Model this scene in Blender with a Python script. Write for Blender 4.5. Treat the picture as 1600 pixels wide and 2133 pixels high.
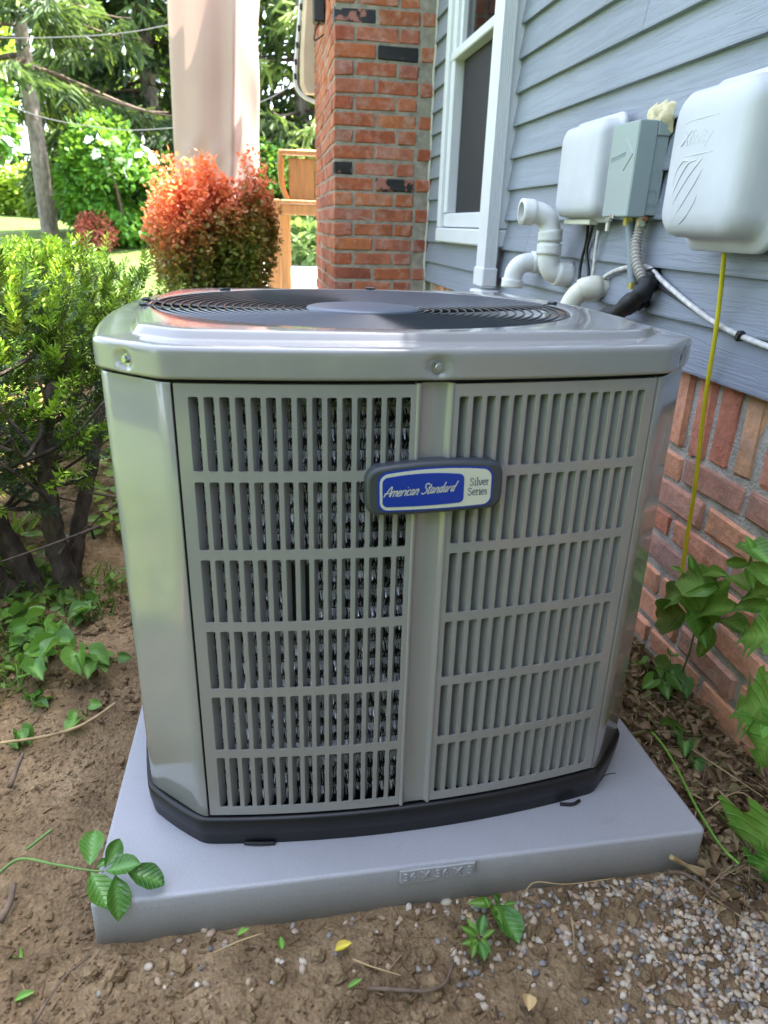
import bpy, math, random
import numpy as np
from mathutils import Matrix, Vector

for o in list(bpy.data.objects):
    bpy.data.objects.remove(o, do_unlink=True)
scene = bpy.context.scene
COL = scene.collection
rng = np.random.default_rng(7)
random.seed(7)
R = math.radians
# ------------------------------------------------------------------ camera
CR = np.array([0.98610257, -0.16369344, 0.02839320])
CU = np.array([0.03676098, 0.38164867, 0.92357616])
CF = np.array([0.16201959, 0.90969707, -0.38236227])
CC = np.array([0.26093442, -0.70313674, 0.93053280])
FPX = 1439.806
camd = bpy.data.cameras.new('camera')
cam = bpy.data.objects.new('camera', camd); COL.objects.link(cam)
M = Matrix.Identity(4)
for i in range(3):
    M[i][0] = CR[i]; M[i][1] = CU[i]; M[i][2] = -CF[i]; M[i][3] = CC[i]
cam.matrix_world = M
camd.sensor_fit = 'HORIZONTAL'; camd.sensor_width = 36.0; camd.lens = 36.0 * FPX / 1600.0
camd.clip_start = 0.02; camd.clip_end = 900
camd.dof.use_dof = True; camd.dof.focus_distance = 1.22; camd.dof.aperture_fstop = 8.5
scene.camera = cam
# ------------------------------------------------------------------ light
SUN = np.array([0.42, 0.16, 0.84]); SUN /= np.linalg.norm(SUN)
world = bpy.data.worlds.new('World'); scene.world = world; world.use_nodes = True
wn = world.node_tree.nodes; wl = world.node_tree.links; wn.clear()
sky = wn.new('ShaderNodeTexSky'); sky.sky_type = 'NISHITA'; sky.sun_disc = False
sky.sun_elevation = math.asin(SUN[2]); sky.sun_rotation = math.atan2(SUN[0], SUN[1])
sky.dust_density = 3.0; sky.air_density = 1.0; sky.ozone_density = 2.5; sky.altitude = 100
bg = wn.new('ShaderNodeBackground'); bg.inputs['Strength'].default_value = 0.15
wo = wn.new('ShaderNodeOutputWorld')
hsv = wn.new('ShaderNodeHueSaturation'); hsv.inputs['Saturation'].default_value = 0.66; hsv.inputs['Hue'].default_value = 0.508
wl.new(sky.outputs[0], hsv.inputs['Color']); wl.new(hsv.outputs[0], bg.inputs[0]); wl.new(bg.outputs[0], wo.inputs[0])
sd = bpy.data.lights.new('sun', 'SUN'); sd.energy = 3.4; sd.angle = R(0.5); sd.color = (1.0, 0.95, 0.86)
so = bpy.data.objects.new('sun', sd); COL.objects.link(so)
so.rotation_euler = Vector(SUN).to_track_quat('Z', 'Y').to_euler(); so.location = (6, 6, 12)
vs = scene.view_settings
vs.view_transform = 'Standard'; vs.look = 'None'; vs.gamma = 1.0; vs.exposure = 3.14; vs.use_curve_mapping = False
scene.cycles.max_bounces = 6; scene.cycles.diffuse_bounces = 3; scene.cycles.glossy_bounces = 3; scene.cycles.transmission_bounces = 4; scene.cycles.transparent_max_bounces = 8
scene.cycles.sample_clamp_indirect = 6.0

# ------------------------------------------------------------------ pixel rays (photo 1600 x 2133) to points
def pray(px, py): return CF + (px - 800) / FPX * CR - (py - 1066.5) / FPX * CU
def onx(px, py, x): d = pray(px, py); return CC + d * ((x - CC[0]) / d[0])
def ony(px, py, y): d = pray(px, py); return CC + d * ((y - CC[1]) / d[1])
def onz(px, py, z): d = pray(px, py); return CC + d * ((z - CC[2]) / d[2])

# ------------------------------------------------------------------ object helpers
def tag(o, label=None, cat=None, group=None, kind=None):
    if label: o['label'] = label
    if cat: o['category'] = cat
    if group: o['group'] = group
    if kind: o['kind'] = kind
    return o
def empty(name, loc=(0, 0, 0), rot=(0, 0, 0), label=None, cat=None, group=None):
    o = bpy.data.objects.new(name, None); COL.objects.link(o)
    o.location = loc; o.rotation_euler = rot; o.empty_display_size = 0.05
    return tag(o, label, cat, group)
def link(name, me, parent=None, loc=None, rot=None, mat=None):
    o = bpy.data.objects.new(name, me); COL.objects.link(o)
    if parent is not None: o.parent = parent
    if mat is not None and not me.materials: me.materials.append(mat)
    if loc is not None: o.location = loc
    if rot is not None: o.rotation_euler = rot
    return o
def smooth(me, on=True):
    me.polygons.foreach_set('use_smooth', [on] * len(me.polygons)); return me
class MB:
    def __init__(s): s.v = []; s.f = []
    def add(s, v, f):
        n = len(s.v); s.v += [tuple(map(float, p)) for p in v]; s.f += [tuple(i + n for i in q) for q in f]; return s
    def box(s, a, b):
        (x0, y0, z0), (x1, y1, z1) = a, b
        return s.add([(x0, y0, z0), (x1, y0, z0), (x1, y1, z0), (x0, y1, z0), (x0, y0, z1), (x1, y0, z1), (x1, y1, z1), (x0, y1, z1)],
                     [(0, 3, 2, 1), (4, 5, 6, 7), (0, 1, 5, 4), (1, 2, 6, 5), (2, 3, 7, 6), (3, 0, 4, 7)])
    def cbox(s, a, b, c=0.003):
        v, f = chamfer_box(a, b, c); return s.add(v, f)
    def tube(s, pts, rad, n=10, caps=True, closed=False):
        v, f = tube_geo(pts, rad, n, caps, closed); return s.add(v, f)
    def xf(s, m):
        s.v = [tuple(m @ Vector(p)) for p in s.v]; return s
    def mesh(s, name, mat=None, sm=False):
        me = bpy.data.meshes.new(name); me.from_pydata(s.v, [], s.f); me.update()
        if mat: me.materials.append(mat)
        if sm: smooth(me)
        return me
    def build(s, name, mat, parent=None, sm=False, loc=None, rot=None):
        return link(name, s.mesh(name, mat, sm), parent, loc, rot)
def chamfer_box(a, b, c, jit=0, rg=None):
    a = np.array(a, float); b = np.array(b, float); V = []; idx = {}
    for i in range(8):
        s = [(i >> k) & 1 for k in range(3)]
        for ax in range(3):
            p = np.array([b[k] if s[k] else a[k] for k in range(3)])
            for k in range(3):
                if k != ax: p[k] += (-c if s[k] else c)
            if jit: p = p + rg.normal(0, jit, 3)
            idx[(i, ax)] = len(V); V.append(p)
    F = []
    for ax in range(3):
        o1, o2 = (ax + 1) % 3, (ax + 2) % 3
        for sd_ in (0, 1):
            cs = [(sd_ << ax) | (p << o1) | (q << o2) for p, q in ((0, 0), (1, 0), (1, 1), (0, 1))]
            q = [idx[(k, ax)] for k in cs]; F.append(tuple(q if sd_ else q[::-1]))
    for ax in range(3):
        o1, o2 = (ax + 1) % 3, (ax + 2) % 3
        for p in (0, 1):
            for q in (0, 1):
                i0 = (p << o1) | (q << o2); i1 = i0 | (1 << ax)
                f = [idx[(i0, o1)], idx[(i1, o1)], idx[(i1, o2)], idx[(i0, o2)]]
                F.append(tuple(f if (p ^ q) else f[::-1]) if True else None)
    for i in range(8):
        f = [idx[(i, 0)], idx[(i, 1)], idx[(i, 2)]]
        par = (i & 1) ^ ((i >> 1) & 1) ^ ((i >> 2) & 1)
        F.append(tuple(f if par else f[::-1]))
    return [tuple(p) for p in V], F
def tube_geo(pts, rad, n=10, caps=True, closed=False):
    P = np.array([tuple(p) for p in pts], float); k = len(P)
    rad = np.full(k, rad) if np.isscalar(rad) else np.array(rad, float)
    T = np.gradient(P, axis=0) if not closed else np.roll(P, -1, 0) - np.roll(P, 1, 0)
    T /= np.linalg.norm(T, axis=1)[:, None] + 1e-12
    u = np.cross(T[0], [0, 0, 1.0]);
    if np.linalg.norm(u) < 1e-3: u = np.cross(T[0], [1.0, 0, 0])
    u /= np.linalg.norm(u); V = []; F = []
    an = np.arange(n) * 2 * math.pi / n
    for i in range(k):
        u = u - T[i] * (u @ T[i]); u /= np.linalg.norm(u) + 1e-12; w = np.cross(T[i], u)
        V.append(P[i] + rad[i] * (np.cos(an)[:, None] * u + np.sin(an)[:, None] * w))
    V = np.concatenate(V)
    for i in range(k if closed else k - 1):
        a0 = i * n; b0 = ((i + 1) % k) * n
        for j in range(n):
            F.append((a0 + j, a0 + (j + 1) % n, b0 + (j + 1) % n, b0 + j))
    if caps and not closed:
        F.append(tuple(range(n - 1, -1, -1))); F.append(tuple((k - 1) * n + j for j in range(n)))
    return V.tolist(), F
def catmull(pts, n=8):
    P = [np.array(p, float) for p in pts]; P = [2 * P[0] - P[1]] + P + [2 * P[-1] - P[-2]]; out = []
    for i in range(1, len(P) - 2):
        a, b, c, d = P[i - 1:i + 3]
        for j in range(n):
            t = j / n
            out.append(0.5 * (2 * b + (c - a) * t + (2 * a - 5 * b + 4 * c - d) * t * t + (3 * b - a - 3 * c + d) * t ** 3))
    out.append(P[-2]); return np.array(out)
def grid_mesh(name, V, nu, nv, mat, closed_u=False):
    """V: (nv, nu, 3)"""
    V = np.asarray(V, float).reshape(-1, 3); F = []
    uu = nu if closed_u else nu - 1
    j, i = np.meshgrid(np.arange(nv - 1), np.arange(uu), indexing='ij'); j = j.ravel(); i = i.ravel(); i2 = (i + 1) % nu
    F = np.stack([j * nu + i, j * nu + i2, (j + 1) * nu + i2, (j + 1) * nu + i], 1)
    return np_mesh(name, V, F, mat)
def np_mesh(name, V, F, mat=None, tint=None, sm=True):
    me = bpy.data.meshes.new(name); V = np.ascontiguousarray(V, dtype=np.float32); F = np.ascontiguousarray(F, dtype=np.int32)
    n, k = F.shape
    me.vertices.add(len(V)); me.vertices.foreach_set('co', V.ravel())
    me.loops.add(n * k); me.loops.foreach_set('vertex_index', F.ravel())
    me.polygons.add(n); me.polygons.foreach_set('loop_start', np.arange(0, n * k, k, dtype=np.int32))
    me.update(calc_edges=True)
    me.polygons.foreach_set('use_smooth', [sm] * n)
    if tint is not None:
        at = me.attributes.new('tint', 'FLOAT', 'POINT'); at.data.foreach_set('value', np.ascontiguousarray(tint, dtype=np.float32))
    if mat: me.materials.append(mat)
    me.update(); return me
def basis(d, up=None, roll=None):
    """arrays of matrices whose columns are x, y(=d), z"""
    d = d / (np.linalg.norm(d, axis=1)[:, None] + 1e-9)
    up = np.tile([0, 0, 1.0], (len(d), 1)) if up is None else up
    x = np.cross(d, up); nn = np.linalg.norm(x, axis=1); bad = nn < 1e-3
    x[bad] = [1, 0, 0]; x /= np.linalg.norm(x, axis=1)[:, None]
    z = np.cross(x, d)
    if roll is not None:
        c, s = np.cos(roll)[:, None], np.sin(roll)[:, None]; x, z = c * x + s * z, -s * x + c * z
    return np.stack([x, d, z], 2)
def scatter(name, tv, tf, pos, B, sc, tint, mat, parent=None, sm=False):
    tv = np.array(tv, float); tf = np.array(tf, int); m = len(pos)
    sc = np.asarray(sc, float); sc = sc[:, None, None] if sc.ndim == 1 else sc[:, None, :]
    V = np.einsum('mij,mnj->mni', B, tv[None] * sc) + pos[:, None]
    F = (tf[None] + (np.arange(m) * len(tv))[:, None, None]).reshape(-1, tf.shape[1])
    tt = np.repeat(tint, len(tv)) if np.ndim(tint) == 1 else tint.ravel()
    return link(name, np_mesh(name, V.reshape(-1, 3), F, mat, tt, sm), parent)
# value noise
_lat = rng.random((64, 64))
def vnoise(x, y, s):
    x = np.asarray(x) * s + 17.3; y = np.asarray(y) * s + 5.1
    xi = np.floor(x).astype(int); yi = np.floor(y).astype(int); fx = x - xi; fy = y - yi
    fx = fx * fx * (3 - 2 * fx); fy = fy * fy * (3 - 2 * fy); L = _lat
    g = lambda a, b: L[a % 64, b % 64]
    return (g(xi, yi) * (1 - fx) + g(xi + 1, yi) * fx) * (1 - fy) + (g(xi, yi + 1) * (1 - fx) + g(xi + 1, yi + 1) * fx) * fy - 0.5
def fbm(x, y, s, o=4, g=0.5):
    h = 0; a = 1
    for i in range(o): h = h + a * vnoise(np.asarray(x) + i * 3.7, np.asarray(y) - i * 1.9, s); s *= 2.03; a *= g
    return h
def sstep(a, b, x): t = np.clip((np.asarray(x) - a) / (b - a), 0, 1); return t * t * (3 - 2 * t)

# ------------------------------------------------------------------ materials
def mat_new(name):
    m = bpy.data.materials.new(name); m.use_nodes = True; nt = m.node_tree; nt.nodes.clear()
    out = nt.nodes.new('ShaderNodeOutputMaterial'); b = nt.nodes.new('ShaderNodeBsdfPrincipled')
    nt.links.new(b.outputs[0], out.inputs[0]); return m, nt, b, out
def ramp(nt, stops, src, interp='LINEAR'):
    r = nt.nodes.new('ShaderNodeValToRGB'); r.color_ramp.interpolation = interp; e = r.color_ramp.elements
    e[0].position, e[0].color = stops[0][0], (*stops[0][1], 1); e[1].position, e[1].color = stops[-1][0], (*stops[-1][1], 1)
    for p, c in stops[1:-1]: x = e.new(p); x.color = (*c, 1)
    nt.links.new(src, r.inputs[0]); return r.outputs[0]
def tex(nt, kind, scale, coord='Object', detail=4, rough=0.55, stretch=None, **kw):
    tc = nt.nodes.new('ShaderNodeTexCoord'); src = tc.outputs[coord]
    if stretch:
        mp = nt.nodes.new('ShaderNodeMapping'); mp.inputs['Scale'].default_value = stretch; nt.links.new(src, mp.inputs[0]); src = mp.outputs[0]
    t = nt.nodes.new('ShaderNodeTex' + kind); t.inputs['Scale'].default_value = scale
    if kind == 'Noise': t.inputs['Detail'].default_value = detail; t.inputs['Roughness'].default_value = rough
    nt.links.new(src, t.inputs['Vector']); return t
def mixc(nt, f, a, b, mode='MIX'):
    m = nt.nodes.new('ShaderNodeMix'); m.data_type = 'RGBA'; m.blend_type = mode
    for s, v in ((0, f), (6, a), (7, b)):
        if hasattr(v, 'links'): nt.links.new(v, m.inputs[s])
        elif s == 0: m.inputs[0].default_value = v
        else: m.inputs[s].default_value = (*v, 1)
    return m.outputs[2]
def bump(nt, b, h, strength=0.3, dist=0.01):
    n = nt.nodes.new('ShaderNodeBump'); n.inputs['Strength'].default_value = strength; n.inputs['Distance'].default_value = dist
    nt.links.new(h, n.inputs['Height']); nt.links.new(n.outputs[0], b.inputs['Normal']); return n
def simple(name, col, rough=0.5, metal=0.0, var=0.12, vscale=8, bscale=0, bstr=0.1, bdist=0.002, coat=0, spec=0.5, stretch=None, rvar=0.0):
    m, nt, b, o = mat_new(name)
    n = tex(nt, 'Noise', vscale, stretch=stretch)
    lo = tuple(c * (1 - var) for c in col); hi = tuple(min(1, c * (1 + var)) for c in col)
    nt.links.new(ramp(nt, [(0.3, lo), (0.7, hi)], n.outputs[0]), b.inputs['Base Color'])
    b.inputs['Roughness'].default_value = rough; b.inputs['Metallic'].default_value = metal
    b.inputs['Specular IOR Level'].default_value = spec
    if rvar:
        n3 = tex(nt, 'Noise', vscale * 2.3)
        mr = nt.nodes.new('ShaderNodeMapRange'); mr.inputs[3].default_value = max(0.02, rough - rvar); mr.inputs[4].default_value = rough + rvar
        nt.links.new(n3.outputs[0], mr.inputs[0]); nt.links.new(mr.outputs[0], b.inputs['Roughness'])
    if coat: b.inputs['Coat Weight'].default_value = coat; b.inputs['Coat Roughness'].default_value = 0.08
    if bscale:
        n2 = tex(nt, 'Noise', bscale, detail=3, stretch=stretch); bump(nt, b, n2.outputs[0], bstr, bdist)
    return m
def foliage(name, stops, transl=0.35, rough=0.45, spec=0.4, tcol=(0.55, 0.75, 0.08)):
    m, nt, b, o = mat_new(name)
    a = nt.nodes.new('ShaderNodeAttribute'); a.attribute_name = 'tint'
    c = ramp(nt, stops, a.outputs['Fac'])
    nt.links.new(c, b.inputs['Base Color']); b.inputs['Roughness'].default_value = rough; b.inputs['Specular IOR Level'].default_value = spec
    t = nt.nodes.new('ShaderNodeBsdfTranslucent')
    tc = mixc(nt, 0.35, c, tcol); nt.links.new(tc, t.inputs[0])
    mx = nt.nodes.new('ShaderNodeMixShader'); mx.inputs[0].default_value = transl
    nt.links.new(b.outputs[0], mx.inputs[1]); nt.links.new(t.outputs[0], mx.inputs[2]); nt.links.new(mx.outputs[0], o.inputs[0])
    return m
def leafmat(name, lo, hi, vein=0.0, transl=0.3, rough=0.35):
    m, nt, b, o = mat_new(name)
    oi = nt.nodes.new('ShaderNodeObjectInfo')
    n = tex(nt, 'Noise', 45, detail=3)
    ad = nt.nodes.new('ShaderNodeMath'); ad.operation = 'MULTIPLY_ADD'; ad.inputs[1].default_value = 0.35; nt.links.new(n.outputs[0], ad.inputs[0])
    ad2 = nt.nodes.new('ShaderNodeMath'); ad2.operation = 'MULTIPLY'; ad2.inputs[1].default_value = 0.8; nt.links.new(oi.outputs['Random'], ad2.inputs[0])
    nt.links.new(ad2.outputs[0], ad.inputs[2])
    c = ramp(nt, [(0.1, lo), (0.95, hi)], ad.outputs[0])
    a = nt.nodes.new('ShaderNodeAttribute'); a.attribute_name = 'tint'
    tcx = nt.nodes.new('ShaderNodeTexCoord'); sx = nt.nodes.new('ShaderNodeSeparateXYZ'); nt.links.new(tcx.outputs['Object'], sx.inputs[0])
    def mth(op, p, q):
        k = nt.nodes.new('ShaderNodeMath'); k.operation = op
        for i, v in ((0, p), (1, q)):
            if hasattr(v, 'links'): nt.links.new(v, k.inputs[i])
            elif v is not None: k.inputs[i].default_value = v
        return k.outputs[0]
    vv = mth('FRACT', mth('MULTIPLY', mth('SUBTRACT', sx.outputs[1], mth('MULTIPLY', mth('ABSOLUTE', sx.outputs[0], None), 0.9)), 8.0), None)
    vl = ramp(nt, [(0.0, (1, 1, 1)), (0.10, (0.15, 0.15, 0.15)), (0.3, (0, 0, 0)), (0.92, (0, 0, 0)), (1.0, (1, 1, 1))], vv)
    c = mixc(nt, mth('MULTIPLY', vl, 0.35), c, tuple(min(1, x * 1.6 + 0.04) for x in hi))
    c = mixc(nt, a.outputs['Fac'], c, tuple(min(1, x * 1.7 + 0.05) for x in hi))
    bl_ = tex(nt, 'Noise', 9, detail=5); c = mixc(nt, ramp(nt, [(0.66, (0, 0, 0)), (0.74, (0.7, 0.7, 0.7))], bl_.outputs[0]), c, (0.22, 0.20, 0.05))
    nt.links.new(c, b.inputs['Base Color']); b.inputs['Roughness'].default_value = rough
    bump(nt, b, vl, 0.35, 0.02)
    t = nt.nodes.new('ShaderNodeBsdfTranslucent'); nt.links.new(mixc(nt, 0.3, c, (0.45, 0.7, 0.08)), t.inputs[0])
    mx = nt.nodes.new('ShaderNodeMixShader'); mx.inputs[0].default_value = transl
    nt.links.new(b.outputs[0], mx.inputs[1]); nt.links.new(t.outputs[0], mx.inputs[2]); nt.links.new(mx.outputs[0], o.inputs[0])
    return m

PAINT = simple('grey_gloss_paint', (0.262, 0.258, 0.252), 0.14, var=0.03, vscale=2, bscale=14, bstr=0.02, bdist=0.004, coat=0.5, rvar=0.04)
PAINT_D = simple('grey_vane_paint', (0.32, 0.32, 0.315), 0.35, var=0.06, vscale=9)
BASEBLK = simple('black_base_plastic', (0.005, 0.0055, 0.007), 0.42, var=0.2, vscale=12, bscale=90, bstr=0.08, rvar=0.08)
WIREBLK = simple('dark_blue_grey_wire_coating', (0.022, 0.028, 0.036), 0.2, var=0.1)
HUBM = simple('hub_plastic', (0.065, 0.085, 0.115), 0.38, var=0.05, bscale=400, bstr=0.1, bdist=0.001)
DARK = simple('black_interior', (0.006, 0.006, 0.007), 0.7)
SPINE = simple('aluminium_spine_fin', (0.90, 0.92, 0.95), 0.25, metal=0.3, var=0.2, vscale=60)
STEEL = simple('zinc_screw_steel', (0.4, 0.42, 0.43), 0.25, metal=1.0)
BADGEG = simple('badge_dark_grey', (0.045, 0.052, 0.06), 0.45, var=0.05, bscale=300, bstr=0.1, bdist=0.001)
BLUE = simple('badge_blue', (0.006, 0.035, 0.33), 0.3, var=0.03)
CREAM = simple('badge_cream', (0.60, 0.61, 0.52), 0.35, var=0.03)
INK = simple('badge_navy_ink', (0.02, 0.03, 0.12), 0.4)
WHITE = simple('white_vinyl', (0.64, 0.655, 0.66), 0.42, var=0.04, vscale=5, rvar=0.08)
BOXWHITE = simple('white_weathered_plastic', (0.53, 0.54, 0.56), 0.5, var=0.06, vscale=9, bscale=240, bstr=0.06, bdist=0.001)
PVCM = simple('white_pvc', (0.72, 0.73, 0.69), 0.35, var=0.05, vscale=14)
CREAMPVC = simple('cream_pvc', (0.68, 0.66, 0.53), 0.4, var=0.06, vscale=20)
GREYBOX = simple('grey_enamel_box', (0.30, 0.36, 0.35), 0.32, var=0.05, vscale=6, rvar=0.08)
CONDUIT = simple('grey_conduit_plastic', (0.22, 0.26, 0.28), 0.5)
FLEXM = simple('grey_beige_flex_conduit', (0.44, 0.41, 0.36), 0.45)
RUBBER = simple('black_foam_insulation', (0.006, 0.006, 0.008), 0.6, var=0.3, vscale=30, bscale=60, bstr=0.4, bdist=0.006)
BLKCABLE = simple('black_cable', (0.012, 0.012, 0.012), 0.45)
WHTCABLE = simple('dirty_white_cable', (0.58, 0.56, 0.52), 0.5, var=0.25, vscale=60)
YELCABLE = simple('yellow_cable', (0.60, 0.50, 0.015), 0.4)
BRASS = simple('brass_fitting', (0.5, 0.42, 0.12), 0.35, metal=0.6)
RUST = simple('rusty_copper', (0.28, 0.10, 0.04), 0.6, var=0.5, vscale=40)
FOAMM = simple('yellow_spray_foam', (0.62, 0.54, 0.33), 0.85, var=0.25, vscale=35, bscale=60, bstr=0.5, bdist=0.008)
BARK_T = simple('grey_conifer_bark', (0.27, 0.22, 0.19), 0.9, var=0.45, vscale=14, bscale=22, bstr=0.7, bdist=0.03, stretch=(1, 1, 0.5))
BARK_Y = simple('dark_yew_bark', (0.060, 0.043, 0.030), 0.9, var=0.5, vscale=45, bscale=60, bstr=0.8, bdist=0.01, stretch=(1, 1, 0.35))
TWIGM = simple('twig_brown', (0.13, 0.09, 0.06), 0.85, var=0.4, vscale=70)
STRAWM = simple('dry_straw', (0.36, 0.26, 0.13), 0.75, var=0.3, vscale=40)
STEMG = simple('green_stem', (0.13, 0.22, 0.05), 0.5, var=0.2, vscale=30)
WOODM = simple('honey_cedar_wood', (0.42, 0.225, 0.085), 0.55, var=0.22, vscale=7, stretch=(6, 6, 0.6), bscale=30, bstr=0.1)
# ================================================================== GROUND
XW = 1.14                       # siding plane
PATZ = 0.33
def gz(x, y):
    x = np.asarray(x, float); y = np.asarray(y, float)
    z = 0.0 + PATZ * sstep(1.1, 3.2, y) + np.clip(y - 11, 0, 60) * 0.035
    z = z - 0.05 * sstep(-0.15, -1.5, y)
    z = z + 0.045 * sstep(0.05, -0.15, x) * sstep(-0.2, 0.3, y) + 0.05 * sstep(0.0, -0.3, x) * sstep(0.5, 0.95, y)
    return z
def soil_mat():
    m, nt, b, o = mat_new('brown_soil')
    n = tex(nt, 'Noise', 9, detail=8, rough=0.65); n2 = tex(nt, 'Noise', 90, detail=6, rough=0.7); v = tex(nt, 'Voronoi', 160)
    c = ramp(nt, [(0.28, (0.11, 0.076, 0.043)), (0.5, (0.225, 0.157, 0.088)), (0.72, (0.35, 0.258, 0.152))], n.outputs[0])
    c2 = ramp(nt, [(0.3, (0.5, 0.5, 0.5)), (0.7, (1.3, 1.25, 1.2))], n2.outputs[0])
    nt.links.new(mixc(nt, 0.75, c, c2, 'MULTIPLY'), b.inputs['Base Color']); b.inputs['Roughness'].default_value = 0.95
    b.inputs['Specular IOR Level'].default_value = 0.15
    ad = nt.nodes.new('ShaderNodeMath'); ad.operation = 'ADD'; nt.links.new(n2.outputs[0], ad.inputs[0]); nt.links.new(v.outputs['Distance'], ad.inputs[1])
    bump(nt, b, ad.outputs[0], 0.7, 0.006); return m
SOILM = soil_mat()
def lawn_mat():
    m, nt, b, o = mat_new('lawn_green')
    n = tex(nt, 'Noise', 0.7, detail=5); n2 = tex(nt, 'Noise', 24, detail=6, rough=0.7)
    c = ramp(nt, [(0.3, (0.085, 0.145, 0.03)), (0.7, (0.15, 0.21, 0.055))], n.outputs[0])
    c2 = ramp(nt, [(0.3, (0.55, 0.6, 0.5)), (0.7, (1.25, 1.2, 1.1))], n2.outputs[0])
    nt.links.new(mixc(nt, 0.8, c, c2, 'MULTIPLY'), b.inputs['Base Color']); b.inputs['Roughness'].default_value = 0.9
    b.inputs['Specular IOR Level'].default_value = 0.2
    bump(nt, b, n2.outputs[0], 0.6, 0.05); return m
LAWNM = lawn_mat()
# far ground: one sheet to the horizon, sunk below the soil bed
xs = np.unique(np.concatenate([np.linspace(-300, -30, 28), np.linspace(-30, 20, 101), np.linspace(20, 300, 29)]))
ys = np.unique(np.concatenate([np.linspace(-300, -20, 29), np.linspace(-20, 40, 121), np.linspace(40, 300, 27)]))
Xg, Yg = np.meshgrid(xs, ys)
Zg = gz(Xg, np.minimum(Yg, 45)) + fbm(Xg, Yg, 0.25, 3) * 0.12 * sstep(12, 16, np.hypot(Xg, Yg))
Zg = Zg - 0.09 * (sstep(-2.2, -1.7, Xg) * sstep(2.0, 1.4, Xg) * sstep(-1.9, -1.4, Yg) * sstep(2.6, 2.0, Yg)) - 0.06 * sstep(-5, -4.2, Xg) * sstep(3, 2.6, Xg) * sstep(2.6, 3.2, Yg) * sstep(12, 11.4, Yg)
lawn = link('lawn', grid_mesh('lawn', np.stack([Xg, Yg, Zg], -1), len(xs), len(ys), LAWNM)); tag(lawn, kind='structure')
# soil bed: fine relief
def pad_dist(x, y):
    dx = np.maximum(np.maximum(-x, x - 0.914), 0); dy = np.maximum(np.maximum(-y, y - 0.914), 0); return np.hypot(dx, dy)
def soil_h(x, y):
    z = gz(x, y)
    rough = 0.55 + 0.9 * sstep(-0.1, -0.3, x) * sstep(0.35, 0.8, y) + 0.35 * sstep(0.0, -0.15, y)
    z = z + fbm(x, y, 3.1, 3) * 0.022 * sstep(0.0, 0.12, pad_dist(x, y))
    z = z + fbm(x, y, 26, 3, 0.55) * 0.009 * rough
    z = z + np.abs(fbm(x, y, 75, 3, 0.6)) * 0.008 * rough
    # ring of ground kept below the pad's top
    return z
nx, ny = 620, 640
xs = np.linspace(-1.7, 1.17, nx); ys = np.linspace(-0.75, 2.3, ny)
Xs, Ys = np.meshgrid(xs, ys); Zs = soil_h(Xs, Ys)
inside = (Xs > 0.012) & (Xs < 0.90) & (Ys > 0.012) & (Ys < 0.92); Zs = np.where(inside, np.minimum(Zs, -0.02), Zs)
Zs = np.where((Xs > -0.012) & (Xs < 0.93) & (Ys < 0.012) & (Ys > -0.03), np.minimum(Zs, 0.004), Zs)
soil = link('soil', grid_mesh('soil', np.stack([Xs, Ys, Zs], -1), nx, ny, SOILM)); tag(soil, kind='structure')

# patio of concrete slabs behind
CONC = simple('pale_concrete', (0.52, 0.50, 0.46), 0.85, var=0.12, vscale=3, bscale=60, bstr=0.2, bdist=0.004)
pb = MB().box((-4.4, 3.1, 0.18), (2.6, 11.6, PATZ - 0.022)); patio = pb.build('patio', SOILM); tag(patio, kind='structure')
sl = MB().cbox((-0.595, -0.595, -0.05), (0.595, 0.595, 0.0), 0.008).mesh('slab', CONC)
for i in range(6):
    for j in range(7):
        o = link('slab', sl, patio, (-3.75 + i * 1.21, 3.75 + j * 1.21, PATZ + 0.003 * math.sin(i * 7 + j * 3)))
        o.rotation_euler = (0, 0, R(90 * ((i + j) % 4)))

# ================================================================== PAD
T = math.asin(0.03207)
PADROT = Matrix.Rotation(-T, 4, 'X')
def padw(p): return PADROT @ Vector(p)
PADM = None
def pad_mat():
    m, nt, b, o = mat_new('grey_pad_plastic')
    n = tex(nt, 'Noise', 3, detail=6); n2 = tex(nt, 'Noise', 420, detail=2); n3 = tex(nt, 'Noise', 16, detail=5, rough=0.7)
    c = ramp(nt, [(0.3, (0.325, 0.328, 0.348)), (0.7, (0.375, 0.378, 0.398))], n.outputs[0])
    dirt = ramp(nt, [(0.6, (0, 0, 0)), (0.78, (0.35, 0.35, 0.35))], n3.outputs[0])
    c = mixc(nt, dirt, c, (0.26, 0.23, 0.20))
    sp = ramp(nt, [(0.35, (0.9, 0.9, 0.9)), (0.65, (1.08, 1.08, 1.08))], n2.outputs[0])
    nt.links.new(mixc(nt, 0.8, c, sp, 'MULTIPLY'), b.inputs['Base Color']); b.inputs['Roughness'].default_value = 0.5
    bump(nt, b, n2.outputs[0], 0.25, 0.0010); return m
PADM = pad_mat()
def rrect(w, h, r, n=6):
    out = []
    for cx, cy, a0 in ((w - r, h - r, 0), (-w + r, h - r, 90), (-w + r, -h + r, 180), (w - r, -h + r, 270)):
        for k in range(n + 1):
            a = R(a0 + 90 * k / n); out.append((cx + r * math.cos(a), cy + r * math.sin(a)))
    return np.array(out)
def loft(rings, cap_bottom=True, cap_top=True):
    n = len(rings[0]); mb = MB(); V = []; F = []
    for r_ in rings: V += [tuple(p) for p in r_]
    for k in range(len(rings) - 1):
        for j in range(n):
            a = k * n + j; b = k * n + (j + 1) % n; F.append((a, b, b + n, a + n))
    if cap_bottom: F.append(tuple(range(n - 1, -1, -1)))
    if cap_top: F.append(tuple((len(rings) - 1) * n + j for j in range(n)))
    return mb.add(V, F)
def rring(w, h, r, z, n=6): q = rrect(w, h, r, n); return [(x, y, z) for x, y in q]
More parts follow.
